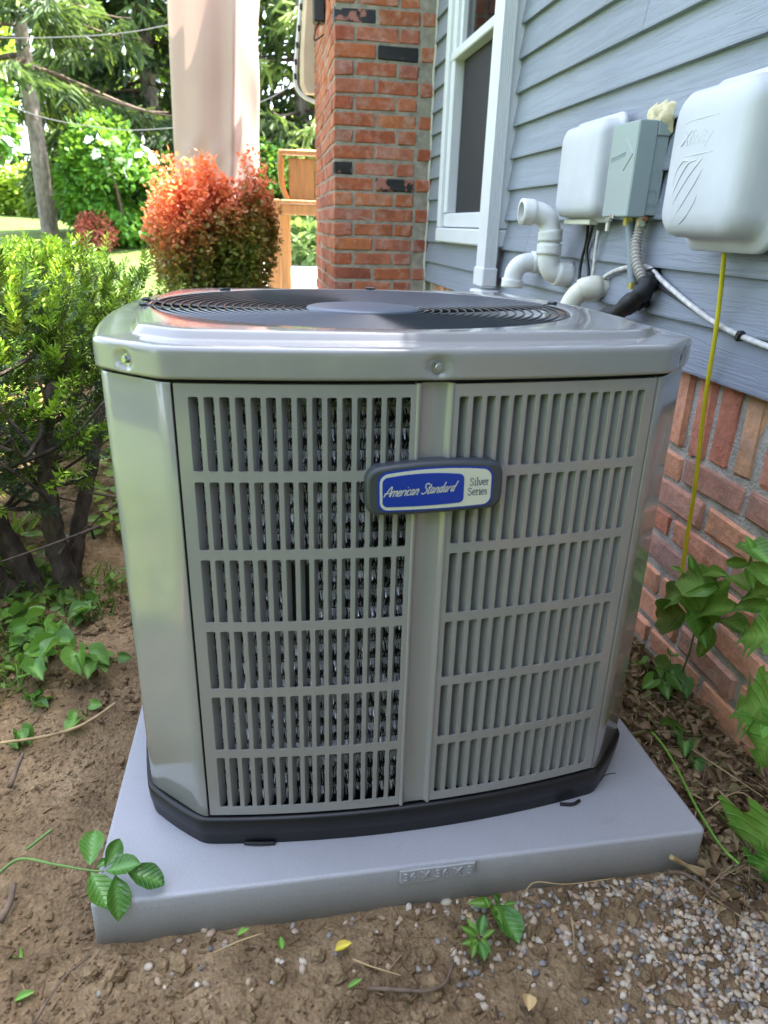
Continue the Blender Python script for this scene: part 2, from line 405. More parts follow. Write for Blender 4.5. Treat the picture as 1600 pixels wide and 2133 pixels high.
pad = empty('equipment_pad', (0, 0, 0), (-T, 0, 0), 'square grey plastic equipment pad under the air conditioner', 'pad')
hw = 0.457
rg_ = [rring(hw, hw, 0.012, -0.03), rring(hw - 0.001, hw - 0.001, 0.010, 0.0705), rring(hw - 0.0018, hw - 0.0018, 0.010, 0.0735), rring(hw - 0.0035, hw - 0.0035, 0.009, 0.0753), rring(hw - 0.007, hw - 0.007, 0.008, 0.076)]
o = loft(rg_).build('slab', PADM, pad, sm=False, loc=(hw, hw, 0)); smooth(o.data)
for pl in o.data.polygons:
    if len(pl.vertices) > 4: pl.use_smooth = False
lp = MB().cbox((-0.058, -0.0035, 0.049), (0.058, 0.001, 0.0765), 0.003).build('size_plate', PADM, pad, loc=(0.482, -0.0005, 0))
def font_mesh(txt, size, ext, mat, shear=0.0, name='lettering', spacing=1.0):
    cu = bpy.data.curves.new('t', 'FONT'); cu.body = txt; cu.size = size; cu.extrude = ext; cu.align_x = 'CENTER'; cu.align_y = 'CENTER'; cu.shear = shear; cu.resolution_u = 3; cu.space_character = spacing
    ob = bpy.data.objects.new('t', cu); COL.objects.link(ob); dg = bpy.context.evaluated_depsgraph_get(); dg.update()
    me = bpy.data.meshes.new_from_object(ob.evaluated_get(dg)); bpy.data.objects.remove(ob); me.name = name; me.materials.clear(); me.materials.append(mat); return me
tm = font_mesh('36 X 36 X 3', 0.0200, 0.0020, PADM, spacing=1.05)
link('lettering', tm, lp, (0, -0.0037, 0.0625), (R(90), 0, 0))

# ================================================================== AIR CONDITIONER
UC = padw((0.448, 0.486, 0.081))
ac = empty('air_conditioner', UC, (-T + R(0.9), 0, R(1.5)), 'grey outdoor air conditioner unit with louvred sides on a grey pad', 'air conditioner')
A_, B_, BOW = 0.314, 0.393, 0.027
def outline(inset, N=480, rc=0.012):
    a = A_ - inset * 0.414; b = B_ - inset
    side = [(x, -(b + BOW * (1 - (x / a) ** 2))) for x in np.linspace(-a, a, 25)]
    pts = []
    for k in range(4):
        c, s = math.cos(k * math.pi / 2), math.sin(k * math.pi / 2)
        q = [(c * x - s * y, s * x + c * y) for x, y in side]
        pts.append(np.array(q))
    poly = []
    for k in range(4):
        q = pts[k]; nx_ = pts[(k + 1) % 4]
        poly += [tuple(p) for p in q[1:-1]]
        P1, P2 = q[-1], nx_[0]
        d0 = (q[-1] - q[-2]); d0 /= np.linalg.norm(d0); d1 = (P2 - P1); L_ = np.linalg.norm(d1); d1 /= L_; d2 = nx_[1] - nx_[0]; d2 /= np.linalg.norm(d2)
        for Pc, da, db in ((P1, d0, d1), (P2, d1, d2)):
            s0 = Pc - da * rc; s1 = Pc + db * rc
            for t in np.linspace(0, 1, 7): poly.append(tuple((1 - t) ** 2 * s0 + 2 * t * (1 - t) * Pc + t * t * s1))
    P = np.array(poly); ang = np.unwrap(np.arctan2(P[:, 1], P[:, 0])); rr = np.hypot(P[:, 0], P[:, 1])
    o_ = np.argsort(ang); ang = ang[o_]; rr = rr[o_]
    th = np.linspace(-math.pi, math.pi, N, endpoint=False); thm = (th - ang[0]) % (2 * math.pi) + ang[0]
    r_ = np.interp(thm, np.append(ang, ang[0] + 2 * math.pi), np.append(rr, rr[0]))
    return np.stack([r_ * np.cos(th), r_ * np.sin(th)], 1)
def oring(inset, z, rc=0.012): return [(x, y, z) for x, y in outline(inset, rc=rc)]
# black base
o = loft([oring(0.012, -0.014), oring(0.001, -0.014), oring(0.001, 0.0), oring(-0.002, 0.022), oring(-0.002, 0.023), oring(-0.003, 0.026), oring(-0.004, 0.048), oring(-0.002, 0.052), oring(0.004, 0.0525), oring(0.010, 0.049), oring(0.05, 0.049)], False, True).build('base', BASEBLK, ac, sm=True)
# inner liner so that seams read dark
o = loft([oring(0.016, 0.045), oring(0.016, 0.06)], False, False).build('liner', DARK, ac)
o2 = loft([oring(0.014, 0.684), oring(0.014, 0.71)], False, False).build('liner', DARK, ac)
# ---- top cover
GR = 0.342; GX = -0.02
circ = lambda r, z: [(GX + r * math.cos(t), r * math.sin(t), z) for t in np.linspace(-math.pi, math.pi, 480, endpoint=False)]
def lerp_ring(a, b, t, z): return [((1 - t) * p[0] + t * q[0], (1 - t) * p[1] + t * q[1], z) for p, q in zip(a, b)]
c0 = oring(0.060, 0.7422, 0.024); c1 = circ(GR + 0.004, 0.7425)
rings = [oring(0.016, 0.692), oring(0.006, 0.6925), oring(-0.002, 0.694), oring(-0.003, 0.697)] + [oring(-0.003, z) for z in (0.6985, 0.700, 0.7015, 0.703, 0.705, 0.707, 0.709, 0.711, 0.713, 0.715, 0.717, 0.719)] + [oring(-0.0030, 0.7235), oring(-0.0022, 0.7268), oring(0.0, 0.7288), oring(0.003, 0.7297), oring(0.008, 0.7301), oring(0.012, 0.7303), oring(0.020, 0.7305), oring(0.038, 0.7308, 0.016), oring(0.0405, 0.7315, 0.016), oring(0.0425, 0.7332, 0.016), oring(0.0465, 0.7395, 0.018), oring(0.049, 0.7412, 0.018), oring(0.052, 0.7419, 0.02), c0, lerp_ring(c0, c1, 0.5, 0.7424), c1, circ(GR + 0.001, 0.7415), circ(GR - 0.002, 0.738), circ(GR - 0.003, 0.70)]
DIM = []
for k in range(4):
    a = k * math.pi / 2; rt = lambda x, y: (math.cos(a) * x - math.sin(a) * y, math.sin(a) * x + math.cos(a) * y)
    m2 = (A_ + B_) / 2 + 0.0022; DIM += [(rt(0, -(B_ + BOW) - 0.003), rt(0, -1)), (rt(-m2, -m2), rt(-0.7071, -0.7071))]
for q_ in rings[:20]:
    for i_, p_ in enumerate(q_):
        for (dx_, dy_), (nx_, ny_) in DIM:
            d2 = math.hypot(math.hypot(p_[0] - dx_, p_[1] - dy_), p_[2] - 0.709)
            if d2 < 0.0165:
                s_ = 0.5 + 0.5 * math.cos(math.pi * min(1, max(0, (d2 - 0.006) / 0.0105))); q_[i_] = (p_[0] - nx_ * 0.0055 * s_, p_[1] - ny_ * 0.0055 * s_, p_[2])
cover = loft(rings, False, False).build('top_cover', PAINT, ac, sm=True)
# screws in dimples on the cover band
def screw(loc, rz):
    s = MB(); n = 16
    prof = [(0.0145, 0.0009), (0.0125, -0.0002), (0.0095, -0.0022), (0.0075, -0.003)]
    rr = [[(r_ * math.cos(t), -d, r_ * math.sin(t)) for t in np.arange(n) * 2 * math.pi / n] for r_, d in prof]
    # dished washer seat, proud of the band
    rr = [[(x, y - 0.0035, z) for x, y, z in q] for q in rr]
    h = MB(); hex_ = lambda r_, y: [(r_ * math.cos(t), y, r_ * math.sin(t)) for t in np.arange(6) * math.pi / 3]
    wsh = loft([[(0.0068 * math.cos(t), y, 0.0068 * math.sin(t)) for t in np.arange(16) * math.pi / 8] for y in (-0.001, -0.0035)], True, True)
    hd = loft([hex_(0.0046, -0.0035), hex_(0.0046, -0.0072), hex_(0.0038, -0.0078)], True, True)
    wsh.add(hd.v, hd.f); wsh.build('screw', STEEL, ac, loc=loc, rot=(0, 0, rz))
mid = math.hypot((A_ + B_) / 2, (A_ + B_) / 2)
for k in range(4):
    a = k * math.pi / 2
    rot = lambda x, y: (math.cos(a) * x - math.sin(a) * y, math.sin(a) * x + math.cos(a) * y)
    x, y = rot(0, -(B_ + BOW) + 0.0035); screw((x, y, 0.709), a)
    m2 = (A_ + B_) / 2; x, y = rot(-m2 + 0.0026, -m2 + 0.0026); screw((x, y, 0.709), a - math.pi / 4)
# ---- fan guard
g = MB()
def gzz(r_): return 0.7410 - 0.008 * (1 - (r_ / GR) ** 2)
for r_ in np.linspace(0.106, GR - 0.004, 18):
    t = np.linspace(0, 2 * math.pi, 112, endpoint=False)
    g.tube(np.stack([GX + r_ * np.cos(t), r_ * np.sin(t), np.full_like(t, gzz(r_))], 1), 0.0018, 5, closed=True)
guard = g.build('fan_guard', WIREBLK, ac, sm=True)
for deg in (4, 78, 131, 176, 190):
    a = R(deg); d = np.array([math.cos(a), math.sin(a), 0])
    rs = np.linspace(0.09, GR + 0.012, 9); MB().tube([d * r_ + np.array([GX, 0, gzz(min(r_, GR)) - 0.004 + (0.0065 if r_ > GR else 0)]) for r_ in rs], 0.003, 6).build('spoke', WIREBLK, guard, sm=True)
    c, s = math.cos(a), math.sin(a)
    MB().cbox((-0.011, -0.005, 0), (0.011, 0.005, 0.005), 0.0015).build('clip', WIREBLK, guard, loc=(GX + c * (GR + 0.012), s * (GR + 0.012), 0.7425), rot=(0, 0, a + math.pi / 2))
hub = loft([circ(0.088, 0.727), circ(0.093, 0.7275), circ(0.0955, 0.731), circ(0.0955, 0.7345), circ(0.094, 0.737), circ(0.090, 0.7385), circ(0.06, 0.7397), circ(0.02, 0.740)], True, True).build('hub_cap', HUBM, guard, sm=True)
# fan and inner shell
loft([circ(GR - 0.001, 0.72), circ(GR - 0.001, 0.30)], False, False).build('shroud', DARK, ac, sm=True)
MB().add([(GX + 0.36 * math.cos(t), 0.36 * math.sin(t), 0.30) for t in np.arange(32) * math.pi / 16], [tuple(range(32))]).build('floor_plate', DARK, ac)
fan = loft([circ(0.075, 0.52), circ(0.075, 0.66), circ(0.06, 0.672)], True, True).build('fan', simple('fan_grey', (0.05, 0.055, 0.06), 0.5), ac, sm=True)
bl = MB(); V = []
for i in range(7):
    r_ = 0.07 + i * 0.035
    for j in range(5): a = -0.5 + j * 0.25 + i * 0.03; V.append((r_ * math.cos(a), r_ * math.sin(a), 0.62 + 0.07 * a))
bl.add(V, [(i * 5 + j, i * 5 + j + 1, i * 5 + j + 6, i * 5 + j + 5) for i in range(6) for j in range(4)])
bm_ = bl.mesh('blade', simple('blade_grey', (0.10, 0.105, 0.11), 0.45), True)
for k in range(3): link('blade', bm_, fan, rot=(0, 0, R(120 * k + 20)))
# ---- louvre panels (one mesh, shared), slats behind
IN = 0.002
def yfront(x): a = A_ - IN * 0.414; return -((B_ - IN) + BOW * (1 - (x / a) ** 2))
def fmap(x, z, d):            # d = depth inwards
    a = A_ - IN * 0.414; nxn = np.array([2 * BOW * x / a ** 2, -1.0]); nxn /= np.linalg.norm(nxn)   # outward normal
    return (x - nxn[0] * d, yfront(x) - nxn[1] * d, z)
PITCH, SW, X0S = 0.01743, 0.0118, 0.0295
ROWH, ROWP, ZT = 0.0895, 0.1027, 0.6735
def panel_mesh(sgn):
    mb = MB(); th = 0.0022
    zr = [(ZT - ROWP * i - ROWH, ZT - ROWP * i) for i in range(6)][::-1]
    xc = [(X0S + PITCH * i, X0S + PITCH * i + SW) for i in range(15)]
    xe = [0.0225] + [(xc[i][1] + xc[i + 1][0]) / 2 for i in range(14)] + [0.3005]
    ze = [0.056] + [(zr[i][1] + zr[i + 1][0]) / 2 for i in range(5)] + [0.6885]
    for i in range(15):
        for j in range(6):
            X0, X1, Z0, Z1 = xe[i], xe[i + 1], ze[j], ze[j + 1]; hx0, hx1 = xc[i]; hz0, hz1 = zr[j]
            r_ = 0.0024; arcs = []
            for cx, cz, a0 in ((hx1 - r_, hz1 - r_, 0), (hx0 + r_, hz1 - r_, 90), (hx0 + r_, hz0 + r_, 180), (hx1 - r_, hz0 + r_, 270)):
                arcs.append([(cx + r_ * math.cos(R(a0 + 30 * k)), cz + r_ * math.sin(R(a0 + 30 * k))) for k in range(4)])
            cor = [(X1, Z1), (X0, Z1), (X0, Z0), (X1, Z0)]
            V2 = cor + sum(arcs, []); f = []
            for c_ in range(4):
                b0 = 4 + c_ * 4
                for k in range(3): f.append((c_, b0 + k + 1, b0 + k))
                f.append((c_, (c_ + 1) % 4, 4 + ((c_ + 1) % 4) * 4, b0 + 3))
            n0 = len(V2); P3 = [fmap(sgn * x, z, 0) for x, z in V2]
            hole = list(range(4, 20)); mid_ = [fmap(sgn * (x + (0.0004 if x > (hx0 + hx1) / 2 else -0.0004) * -1), z, 0.0006) for x, z in V2[4:]]
            back = [fmap(sgn * x, z, th) for x, z in V2[4:]]
            P3 += mid_ + back
            for k in range(16):
                a, b = 4 + k, 4 + (k + 1) % 16; f.append((a, b, n0 + (k + 1) % 16, n0 + k)); f.append((n0 + k, n0 + (k + 1) % 16, n0 + 16 + (k + 1) % 16, n0 + 16 + k))
            mb.add(P3, f)
    # folded rim of the panel
    per = [(x, 0.056) for x in np.linspace(0.0225, 0.3005, 17)] + [(0.3005, z) for z in np.linspace(0.056, 0.6885, 7)[1:]] + [(x, 0.6885) for x in np.linspace(0.3005, 0.0225, 17)[1:]] + [(0.0225, z) for z in np.linspace(0.6885, 0.056, 7)[1:-1]]
    n = len(per); P3 = [fmap(sgn * x, z, 0) for x, z in per] + [fmap(sgn * x, z, 0.012) for x, z in per]
    mb.add(P3, [(k, (k + 1) % n, n + (k + 1) % n, n + k) for k in range(n)])
    return mb.mesh('louvre_panel', PAINT)
pm = {1: panel_mesh(1), -1: panel_mesh(-1)}
slm = {}
for sg in (1, -1):
    for i in range(15):
        xo = X0S + PITCH * i + SW
        q0 = np.array(fmap(sg * (xo + 0.0004), 0, 0.0023)); q1 = np.array(fmap(sg * (xo + 0.0028), 0, 0.0023)); D = 0.0150
        nrm = (np.array(fmap(sg * xo, 0, 1)) - np.array(fmap(sg * xo, 0, 0))); lean = np.array([-sg * 0.42, 0, 0])
        e = (nrm + lean) * D
        V = [q0, q1, q1 + e, q0 + e]; V = [(p[0], p[1], z) for z in (0.064, 0.681) for p in V]
        slm[(sg, i)] = MB().add(V, [(0, 3, 2, 1), (4, 5, 6, 7), (0, 1, 5, 4), (1, 2, 6, 5), (2, 3, 7, 6), (3, 0, 4, 7)]).mesh('slat', PAINT_D)
# centre pilaster profile
pf = [(-0.0235, 0.012), (-0.0235, 0.0004), (-0.0215, -0.0014), (-0.019, -0.0014), (-0.0165, 0.003), (-0.0135, 0.0048), (0, 0.0052), (0.0135, 0.0048), (0.0165, 0.003), (0.019, -0.0014), (0.0215, -0.0014), (0.0235, 0.0004), (0.0235, 0.012)]
pz = [0.054, 0.2, 0.4, 0.6, 0.690]
pil = MB().add([fmap(x, z, d) for z in pz for x, d in pf], [(k * 13 + j, k * 13 + j + 1, k * 13 + j + 14, k * 13 + j + 13) for k in range(4) for j in range(12)]).mesh('pilaster', PAINT, True)
# corner panels
def corner_mesh():
    dense = []
    a = A_ - IN * 0.414; b = B_ - IN
    for x in np.linspace(-0.3035, -0.3035 - 0.0, 1): dense.append((-0.3035, yfront(-0.3035)))
    P0 = np.array((-0.3035, yfront(-0.3035))); P1 = np.array((-a, -b)); P2 = np.array((-b, -a)); P3 = np.array((yfront(-0.3035), -0.3035))
    pts = [P0]; rc = 0.016
    d0 = (P1 - P0); rc0 = min(rc, np.linalg.norm(d0) * 0.9); d0 = d0 / np.linalg.norm(d0); d1 = (P2 - P1) / np.linalg.norm(P2 - P1); d2 = (P3 - P2) / np.linalg.norm(P3 - P2)
    for Pc, da, db, ra, rb in ((P1, d0, d1, rc0, rc), (P2, d1, d2, rc, rc0)):
        s0 = Pc - da * ra; s1 = Pc + db * rb
        for t in np.linspace(0, 1, 9): pts.append((1 - t) ** 2 * s0 + 2 * t * (1 - t) * Pc + t * t * s1)
    pts.append(P3); pts = [P0 + np.array((0.0, 0.012))] + pts + [P3 + np.array((0.012, 0.0))]
    n = len(pts); zz = [0.0525, 0.055, 0.2, 0.37, 0.53, 0.686, 0.689]
    sc_ = [0.997, 1, 1, 1, 1, 1, 0.997]
    V = [(p[0] * s_, p[1] * s_, z) for z, s_ in zip(zz, sc_) for p in pts]
    return MB().add(V, [(k * n + j, k * n + j + 1, k * n + j + n + 1, k * n + j + n) for k in range(len(zz) - 1) for j in range(n - 1)]).mesh('corner_panel', PAINT, True)
cm = corner_mesh()
seam = MB().cbox((-0.0012, 0.004, 0.054), (0.0012, 0.012, 0.69), 0.0003).mesh('seam_rivet', DARK)
for k in range(4):
    a = k * math.pi / 2
    for sg in (-1, 1):
        pnl = link('louvre_panel', pm[sg], ac, rot=(0, 0, a))
        for i in range(15): link('slat', slm[(sg, i)], pnl)
    link('pilaster', pil, ac, rot=(0, 0, a))
    cp_ = link('corner_panel', cm, ac, rot=(0, 0, a))
# dark strip behind the seams
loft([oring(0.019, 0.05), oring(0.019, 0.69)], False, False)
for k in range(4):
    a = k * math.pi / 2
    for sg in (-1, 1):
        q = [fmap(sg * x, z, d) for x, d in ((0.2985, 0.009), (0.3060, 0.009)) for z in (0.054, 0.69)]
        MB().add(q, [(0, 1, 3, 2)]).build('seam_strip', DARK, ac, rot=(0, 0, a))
# ---- spiny condenser coil behind the louvres, one strip per side
def coil_mesh(seed, gap):
    rg = np.random.default_rng(seed); P = []; D = []; L = []; W_ = []
    for row in range(22):
        z0 = 0.075 + row * 0.0277
        for x in np.arange(-0.285, 0.285, 0.0009):
            if gap and -0.175 < x < -0.145 and 0.375 < z0 < 0.44: continue
            if z0 < 0.11 and rg.random() < 0.5: continue
            y = yfront(x) + 0.033
            for ph in (-0.75, -0.1, 0.5, 1.0):
                if rg.random() < 0.35: continue
                a = ph + rg.normal(0, 0.15)
                P.append((x, y, z0)); D.append((rg.normal(0, 0.10), -math.cos(a), math.sin(a) - 0.15)); L.append(rg.uniform(0.010, 0.0165)); W_.append(rg.uniform(0.7, 1.4))
    P = np.array(P); D = np.array(D); L = np.array(L); W_ = np.array(W_)
    tv = np.array([(-0.5, 0.1, 0), (0.5, 0.1, 0), (0.35, 1, 0), (-0.35, 1, 0)])
    Bm = basis(D, roll=rg.uniform(-0.6, 0.6, len(D)))
    V = np.einsum('mij,mnj->mni', Bm, tv[None] * np.stack([W_ * 0.0008, L, L], 1)[:, None]) + P[:, None]
    F = (np.arange(4)[None] + (np.arange(len(P)) * 4)[:, None])
    return np_mesh('coil', V.reshape(-1, 3), F, SPINE, sm=False)
for k in range(4):
    a = k * math.pi / 2
    if k in (0, 3):
        c = link('coil', coil_mesh(3 + k, k == 0), ac, rot=(0, 0, a)); tag(c, kind='stuff')
    q = [fmap(x, z, 0.047) for z in (0.05, 0.695) for x in np.linspace(-0.30, 0.30, 9)]
    MB().add(q, [(j, j + 1, j + 10, j + 9) for j in range(8)]).build('coil_backing', DARK, ac, rot=(0, 0, a))
# ---- badge
def arch(w, h, bow, r_, n=7):
    q = rrect(w, h, r_, n); return np.array([(x, y + (bow * (1 - (x / w) ** 2) if y > 0 else -bow * 0.35 * (1 - (x / w) ** 2))) for x, y in q])
def arch_dense(w, h, bow, r_):
    q = rrect(w, h, r_, 7); out = []
    for i in range(len(q)):
        a, b = q[i], q[(i + 1) % len(q)]; m_ = max(1, int(np.linalg.norm(b - a) / 0.012))
        for k in range(m_): out.append(a + (b - a) * k / m_)
    return np.array([(x, y + (bow * (1 - (x / w) ** 2) if y > 0 else -bow * 0.35 * (1 - (x / w) ** 2))) for x, y in out])
def plate(w, h, bow, r_, y0, y1, e=0.0, cx=0, cz=0):
    rs = [[(x + cx, y0, z + cz) for x, z in arch_dense(w, h, bow, r_)]]
    if e: rs.append([(x + cx, y1 + e, z + cz) for x, z in arch_dense(w, h, bow, r_)]); rs.append([(x + cx, y1 + e * 0.35, z + cz) for x, z in arch_dense(w - e * 0.3, h - e * 0.3, bow, r_)]); rs.append([(x + cx, y1, z + cz) for x, z in arch_dense(w - e, h - e, bow, max(0.003, r_ - e))])
    else: rs.append([(x + cx, y1, z + cz) for x, z in arch_dense(w, h, bow, r_)])
    return loft(rs, False, True)
badge = plate(0.0865, 0.030, 0.006, 0.016, 0.006, -0.014, 0.005).build('badge', BADGEG, ac, loc=(0.0025, -(B_ + BOW) + 0.002, 0.562), rot=(0, R(-1.2), 0))
smooth(badge.data)
for pl in badge.data.polygons:
    if len(pl.vertices) > 4: pl.use_smooth = False
plate(0.0725, 0.0245, 0.005, 0.011, -0.0135, -0.0146).build('emblem_border', BLUE, badge)
plate(0.0700, 0.0222, 0.005, 0.010, -0.0140, -0.0152).build('emblem_field', CREAM, badge)
plate(0.0510, 0.0182, 0.004, 0.006, -0.0146, -0.0158, cx=-0.0160, cz=0.0002).build('emblem_panel', BLUE, badge)
GLY = {'A': (1.15, [[(0, 0), (.85, 1.85), (1.05, 0)], [(-.05, .62), (1.2, .72)]]),
 'm': (1.25, [[(.1, 1), (0, 0)], [(.05, .6), (.35, 1), (.55, .85), (.5, 0)], [(.53, .6), (.85, 1), (1.05, .85), (1.0, .1), (1.15, 0)]]),
 'e': (.72, [[(.05, .45), (.5, .6), (.45, .95), (.2, .95), (.02, .5), (.1, .08), (.35, 0), (.6, .2)]]),
 'r': (.62, [[(.1, 1), (0, 0)], [(.05, .55), (.3, .95), (.55, .95)]]),
 'i': (.32, [[(.1, 1), (.05, .1), (.2, 0)], [(.15, 1.4), (.17, 1.52)]]),
 'c': (.66, [[(.5, .85), (.3, 1), (.05, .65), (.06, .2), (.3, 0), (.58, .18)]]),
 'a': (.78, [[(.5, .9), (.25, 1), (.03, .55), (.12, .06), (.35, .2), (.52, .7), (.55, 1)], [(.55, 1), (.5, .15), (.68, 0)]]),
 'n': (.78, [[(.1, 1), (0, 0)], [(.05, .6), (.35, 1), (.55, .85), (.5, .1), (.68, 0)]]),
 'S': (1.0, [[(.95, 1.55), (.65, 1.9), (.25, 1.7), (.35, 1.2), (.75, .8), (.7, .25), (.3, 0), (-.1, .25)]]),
 't': (.55, [[(.25, 1.7), (.1, .2), (.25, 0), (.45, .15)], [(-.1, 1.12), (.55, 1.2)]]),
 'd': (.82, [[(.5, .9), (.25, 1), (.03, .55), (.12, .06), (.35, .2), (.52, .7)], [(.72, 1.9), (.5, .2), (.68, 0)]]),
 ' ': (.55, [])}
SER = {'S': (.72, [[(.55, .95), (.52, 1.15), (.3, 1.25), (.1, 1.1), (.12, .85), (.35, .65), (.55, .42), (.5, .12), (.3, 0), (.08, .1), (.05, .32)]]),
 'i': (.36, [[(.05, .78), (.18, .8), (.18, .02)], [(.04, .02), (.32, .02)], [(.17, 1.12), (.19, 1.18)]]),
 'l': (.36, [[(.05, 1.28), (.18, 1.3), (.18, .02)], [(.04, .02), (.32, .02)]]),
 'v': (.68, [[(.08, .8), (.34, 0), (.6, .8)], [(0, .8), (.2, .8)], [(.48, .8), (.68, .8)]]),
 'e': (.6, [[(.06, .45), (.5, .47), (.44, .75), (.26, .82), (.08, .62), (.06, .25), (.26, 0), (.5, .14)]]),
 'r': (.5, [[(.03, .78), (.16, .8), (.16, .02)], [(.03, .02), (.3, .02)], [(.16, .55), (.3, .8), (.44, .74)]]),
 's': (.52, [[(.4, .62), (.26, .82), (.1, .7), (.14, .5), (.36, .32), (.4, .12), (.24, 0), (.07, .14)]])}
def stroke_text(name, txt, gl, h, w, x0, z0, y, mat, parent, shear=0.0, track=0.0, rise=0.0, zoff=lambda x: 0):
    mb = MB(); cx = 0
    for ch in txt:
        adv, st = gl[ch]
        for s in st:
            P = np.array(s, float); P = catmull(P, 5) if len(P) > 2 else P
            P = np.stack([(P[:, 0] + cx + shear * P[:, 1]) * h + x0, P[:, 1] * h], 1)
            P[:, 1] += z0 + rise * (P[:, 0] - x0)
            T_ = np.gradient(P, axis=0); T_ /= np.linalg.norm(T_, axis=1)[:, None] + 1e-9; N_ = np.stack([-T_[:, 1], T_[:, 0]], 1)
            n = len(P); L_ = P + N_ * w / 2; R__ = P - N_ * w / 2
            mb.add([(x, y, z) for x, z in L_] + [(x, y, z) for x, z in R__] , [(k, k + 1, n + k + 1, n + k) for k in range(n - 1)])
        cx += adv + track
    return mb.build(name, mat, parent)
stroke_text('brand_lettering', 'American Standard', GLY, 0.0069, 0.00120, -0.0658, -0.0052, -0.0162, CREAM, badge, shear=0.38, track=-0.005, rise=0.03)
stroke_text('series_lettering', 'Silver', SER, 0.0076, 0.00095, 0.0425, 0.0030, -0.0156, INK, badge)
stroke_text('series_lettering', 'Series', SER, 0.0076, 0.00095, 0.0405, -0.0095, -0.0156, INK, badge)
# ================================================================== HOUSE
def siding_mat():
    m, nt, b, o = mat_new('blue_grey_siding')
    oi = nt.nodes.new('ShaderNodeObjectInfo')
    w = tex(nt, 'Noise', 7, detail=5, rough=0.6, stretch=(1, 0.28, 7)); w.inputs['Distortion'].default_value = 0.9
    n = tex(nt, 'Noise', 2.2, detail=4)
    c = ramp(nt, [(0.3, (0.220, 0.244, 0.282)), (0.7, (0.258, 0.283, 0.322))], n.outputs[0])
    c = mixc(nt, 0.5, c, ramp(nt, [(0, (0.9, 0.9, 0.9)), (1, (1.1, 1.1, 1.1))], oi.outputs['Random']), 'MULTIPLY')
    nt.links.new(c, b.inputs['Base Color']); b.inputs['Roughness'].default_value = 0.55; b.inputs['Specular IOR Level'].default_value = 0.35
    ln = ramp(nt, [(0.44, (0, 0, 0)), (0.485, (1, 1, 1)), (0.515, (1, 1, 1)), (0.55, (0, 0, 0))], w.outputs[0])
    bump(nt, b, ln, 0.4, 0.003); return m
SIDING = siding_mat()
def brick_mat(name, stops, white=0.25, fire=True):
    m, nt, b, o = mat_new(name)
    oi = nt.nodes.new('ShaderNodeObjectInfo')
    base = ramp(nt, stops, oi.outputs['Random'], 'CONSTANT' if len(stops) > 6 else 'LINEAR')
    tc = nt.nodes.new('ShaderNodeTexCoord'); ad = nt.nodes.new('ShaderNodeVectorMath'); ad.operation = 'ADD'
    mu = nt.nodes.new('ShaderNodeVectorMath'); mu.operation = 'SCALE'; mu.inputs['Scale'].default_value = 9.0
    nt.links.new(oi.outputs['Location'], mu.inputs[0]); nt.links.new(tc.outputs['Object'], ad.inputs[0]); nt.links.new(mu.outputs[0], ad.inputs[1])
    def nz(s, d):
        t = nt.nodes.new('ShaderNodeTexNoise'); t.inputs['Scale'].default_value = s; t.inputs['Detail'].default_value = d; t.inputs['Roughness'].default_value = 0.65
        nt.links.new(ad.outputs[0], t.inputs['Vector']); return t.outputs[0]
    n1, n2, n3 = nz(11, 5), nz(60, 5), nz(16, 4)
    c = mixc(nt, 0.85, base, ramp(nt, [(0.25, (0.66, 0.60, 0.56)), (0.5, (1.05, 1.0, 0.98)), (0.75, (1.35, 1.3, 1.22))], n1), 'MULTIPLY')
    c = mixc(nt, 0.6, c, ramp(nt, [(0.3, (0.7, 0.7, 0.7)), (0.7, (1.2, 1.2, 1.2))], n2), 'MULTIPLY')
    c = mixc(nt, ramp(nt, [(0.50, (0, 0, 0)), (0.72, (white, white, white))], n3), c, (0.50, 0.40, 0.34))
    nt.links.new(c, b.inputs['Base Color']); b.inputs['Roughness'].default_value = 0.85; b.inputs['Specular IOR Level'].default_value = 0.25
    bump(nt, b, n2, 0.75, 0.006); return m
BR_P = brick_mat('orange_red_brick', [(0, (0.32, 0.085, 0.048)), (0.3, (0.38, 0.12, 0.052)), (0.5, (0.34, 0.125, 0.092)), (0.75, (0.42, 0.145, 0.060)), (1, (0.24, 0.070, 0.048))], 0.5)
BR_F = brick_mat('mixed_foundation_brick', [(0, (0.70, 0.34, 0.22)), (0.22, (0.54, 0.29, 0.21)), (0.4, (0.74, 0.37, 0.22)), (0.58, (0.45, 0.26, 0.205)), (0.75, (0.74, 0.43, 0.25)), (0.9, (0.68, 0.28, 0.18)), (1, (0.52, 0.29, 0.22))], 0.4)
def painted_brick():
    m, nt, b, o = mat_new('brick_with_black_paint')
    n = tex(nt, 'Noise', 14, detail=4); oi = nt.nodes.new('ShaderNodeObjectInfo')
    n.noise_dimensions = '4D'; nt.links.new(oi.outputs['Random'], n.inputs['W'])
    n2 = tex(nt, 'Noise', 60, detail=4)
    f = ramp(nt, [(0.54, (0, 0, 0)), (0.58, (1, 1, 1))], n.outputs[0])
    nt.links.new(mixc(nt, f, (0.010, 0.009, 0.009), (0.32, 0.12, 0.08)), b.inputs['Base Color']); b.inputs['Roughness'].default_value = 0.5
    bump(nt, b, n2.outputs[0], 0.4, 0.004); return m
BR_B = painted_brick()
MORTAR = simple('grey_mortar', (0.50, 0.46, 0.39), 0.95, var=0.25, vscale=25, bscale=170, bstr=0.8, bdist=0.006)
MORTAR_P = simple('weathered_mortar', (0.30, 0.27, 0.21), 0.95, var=0.3, vscale=25, bscale=170, bstr=0.8, bdist=0.006)
brg = np.random.default_rng(11)
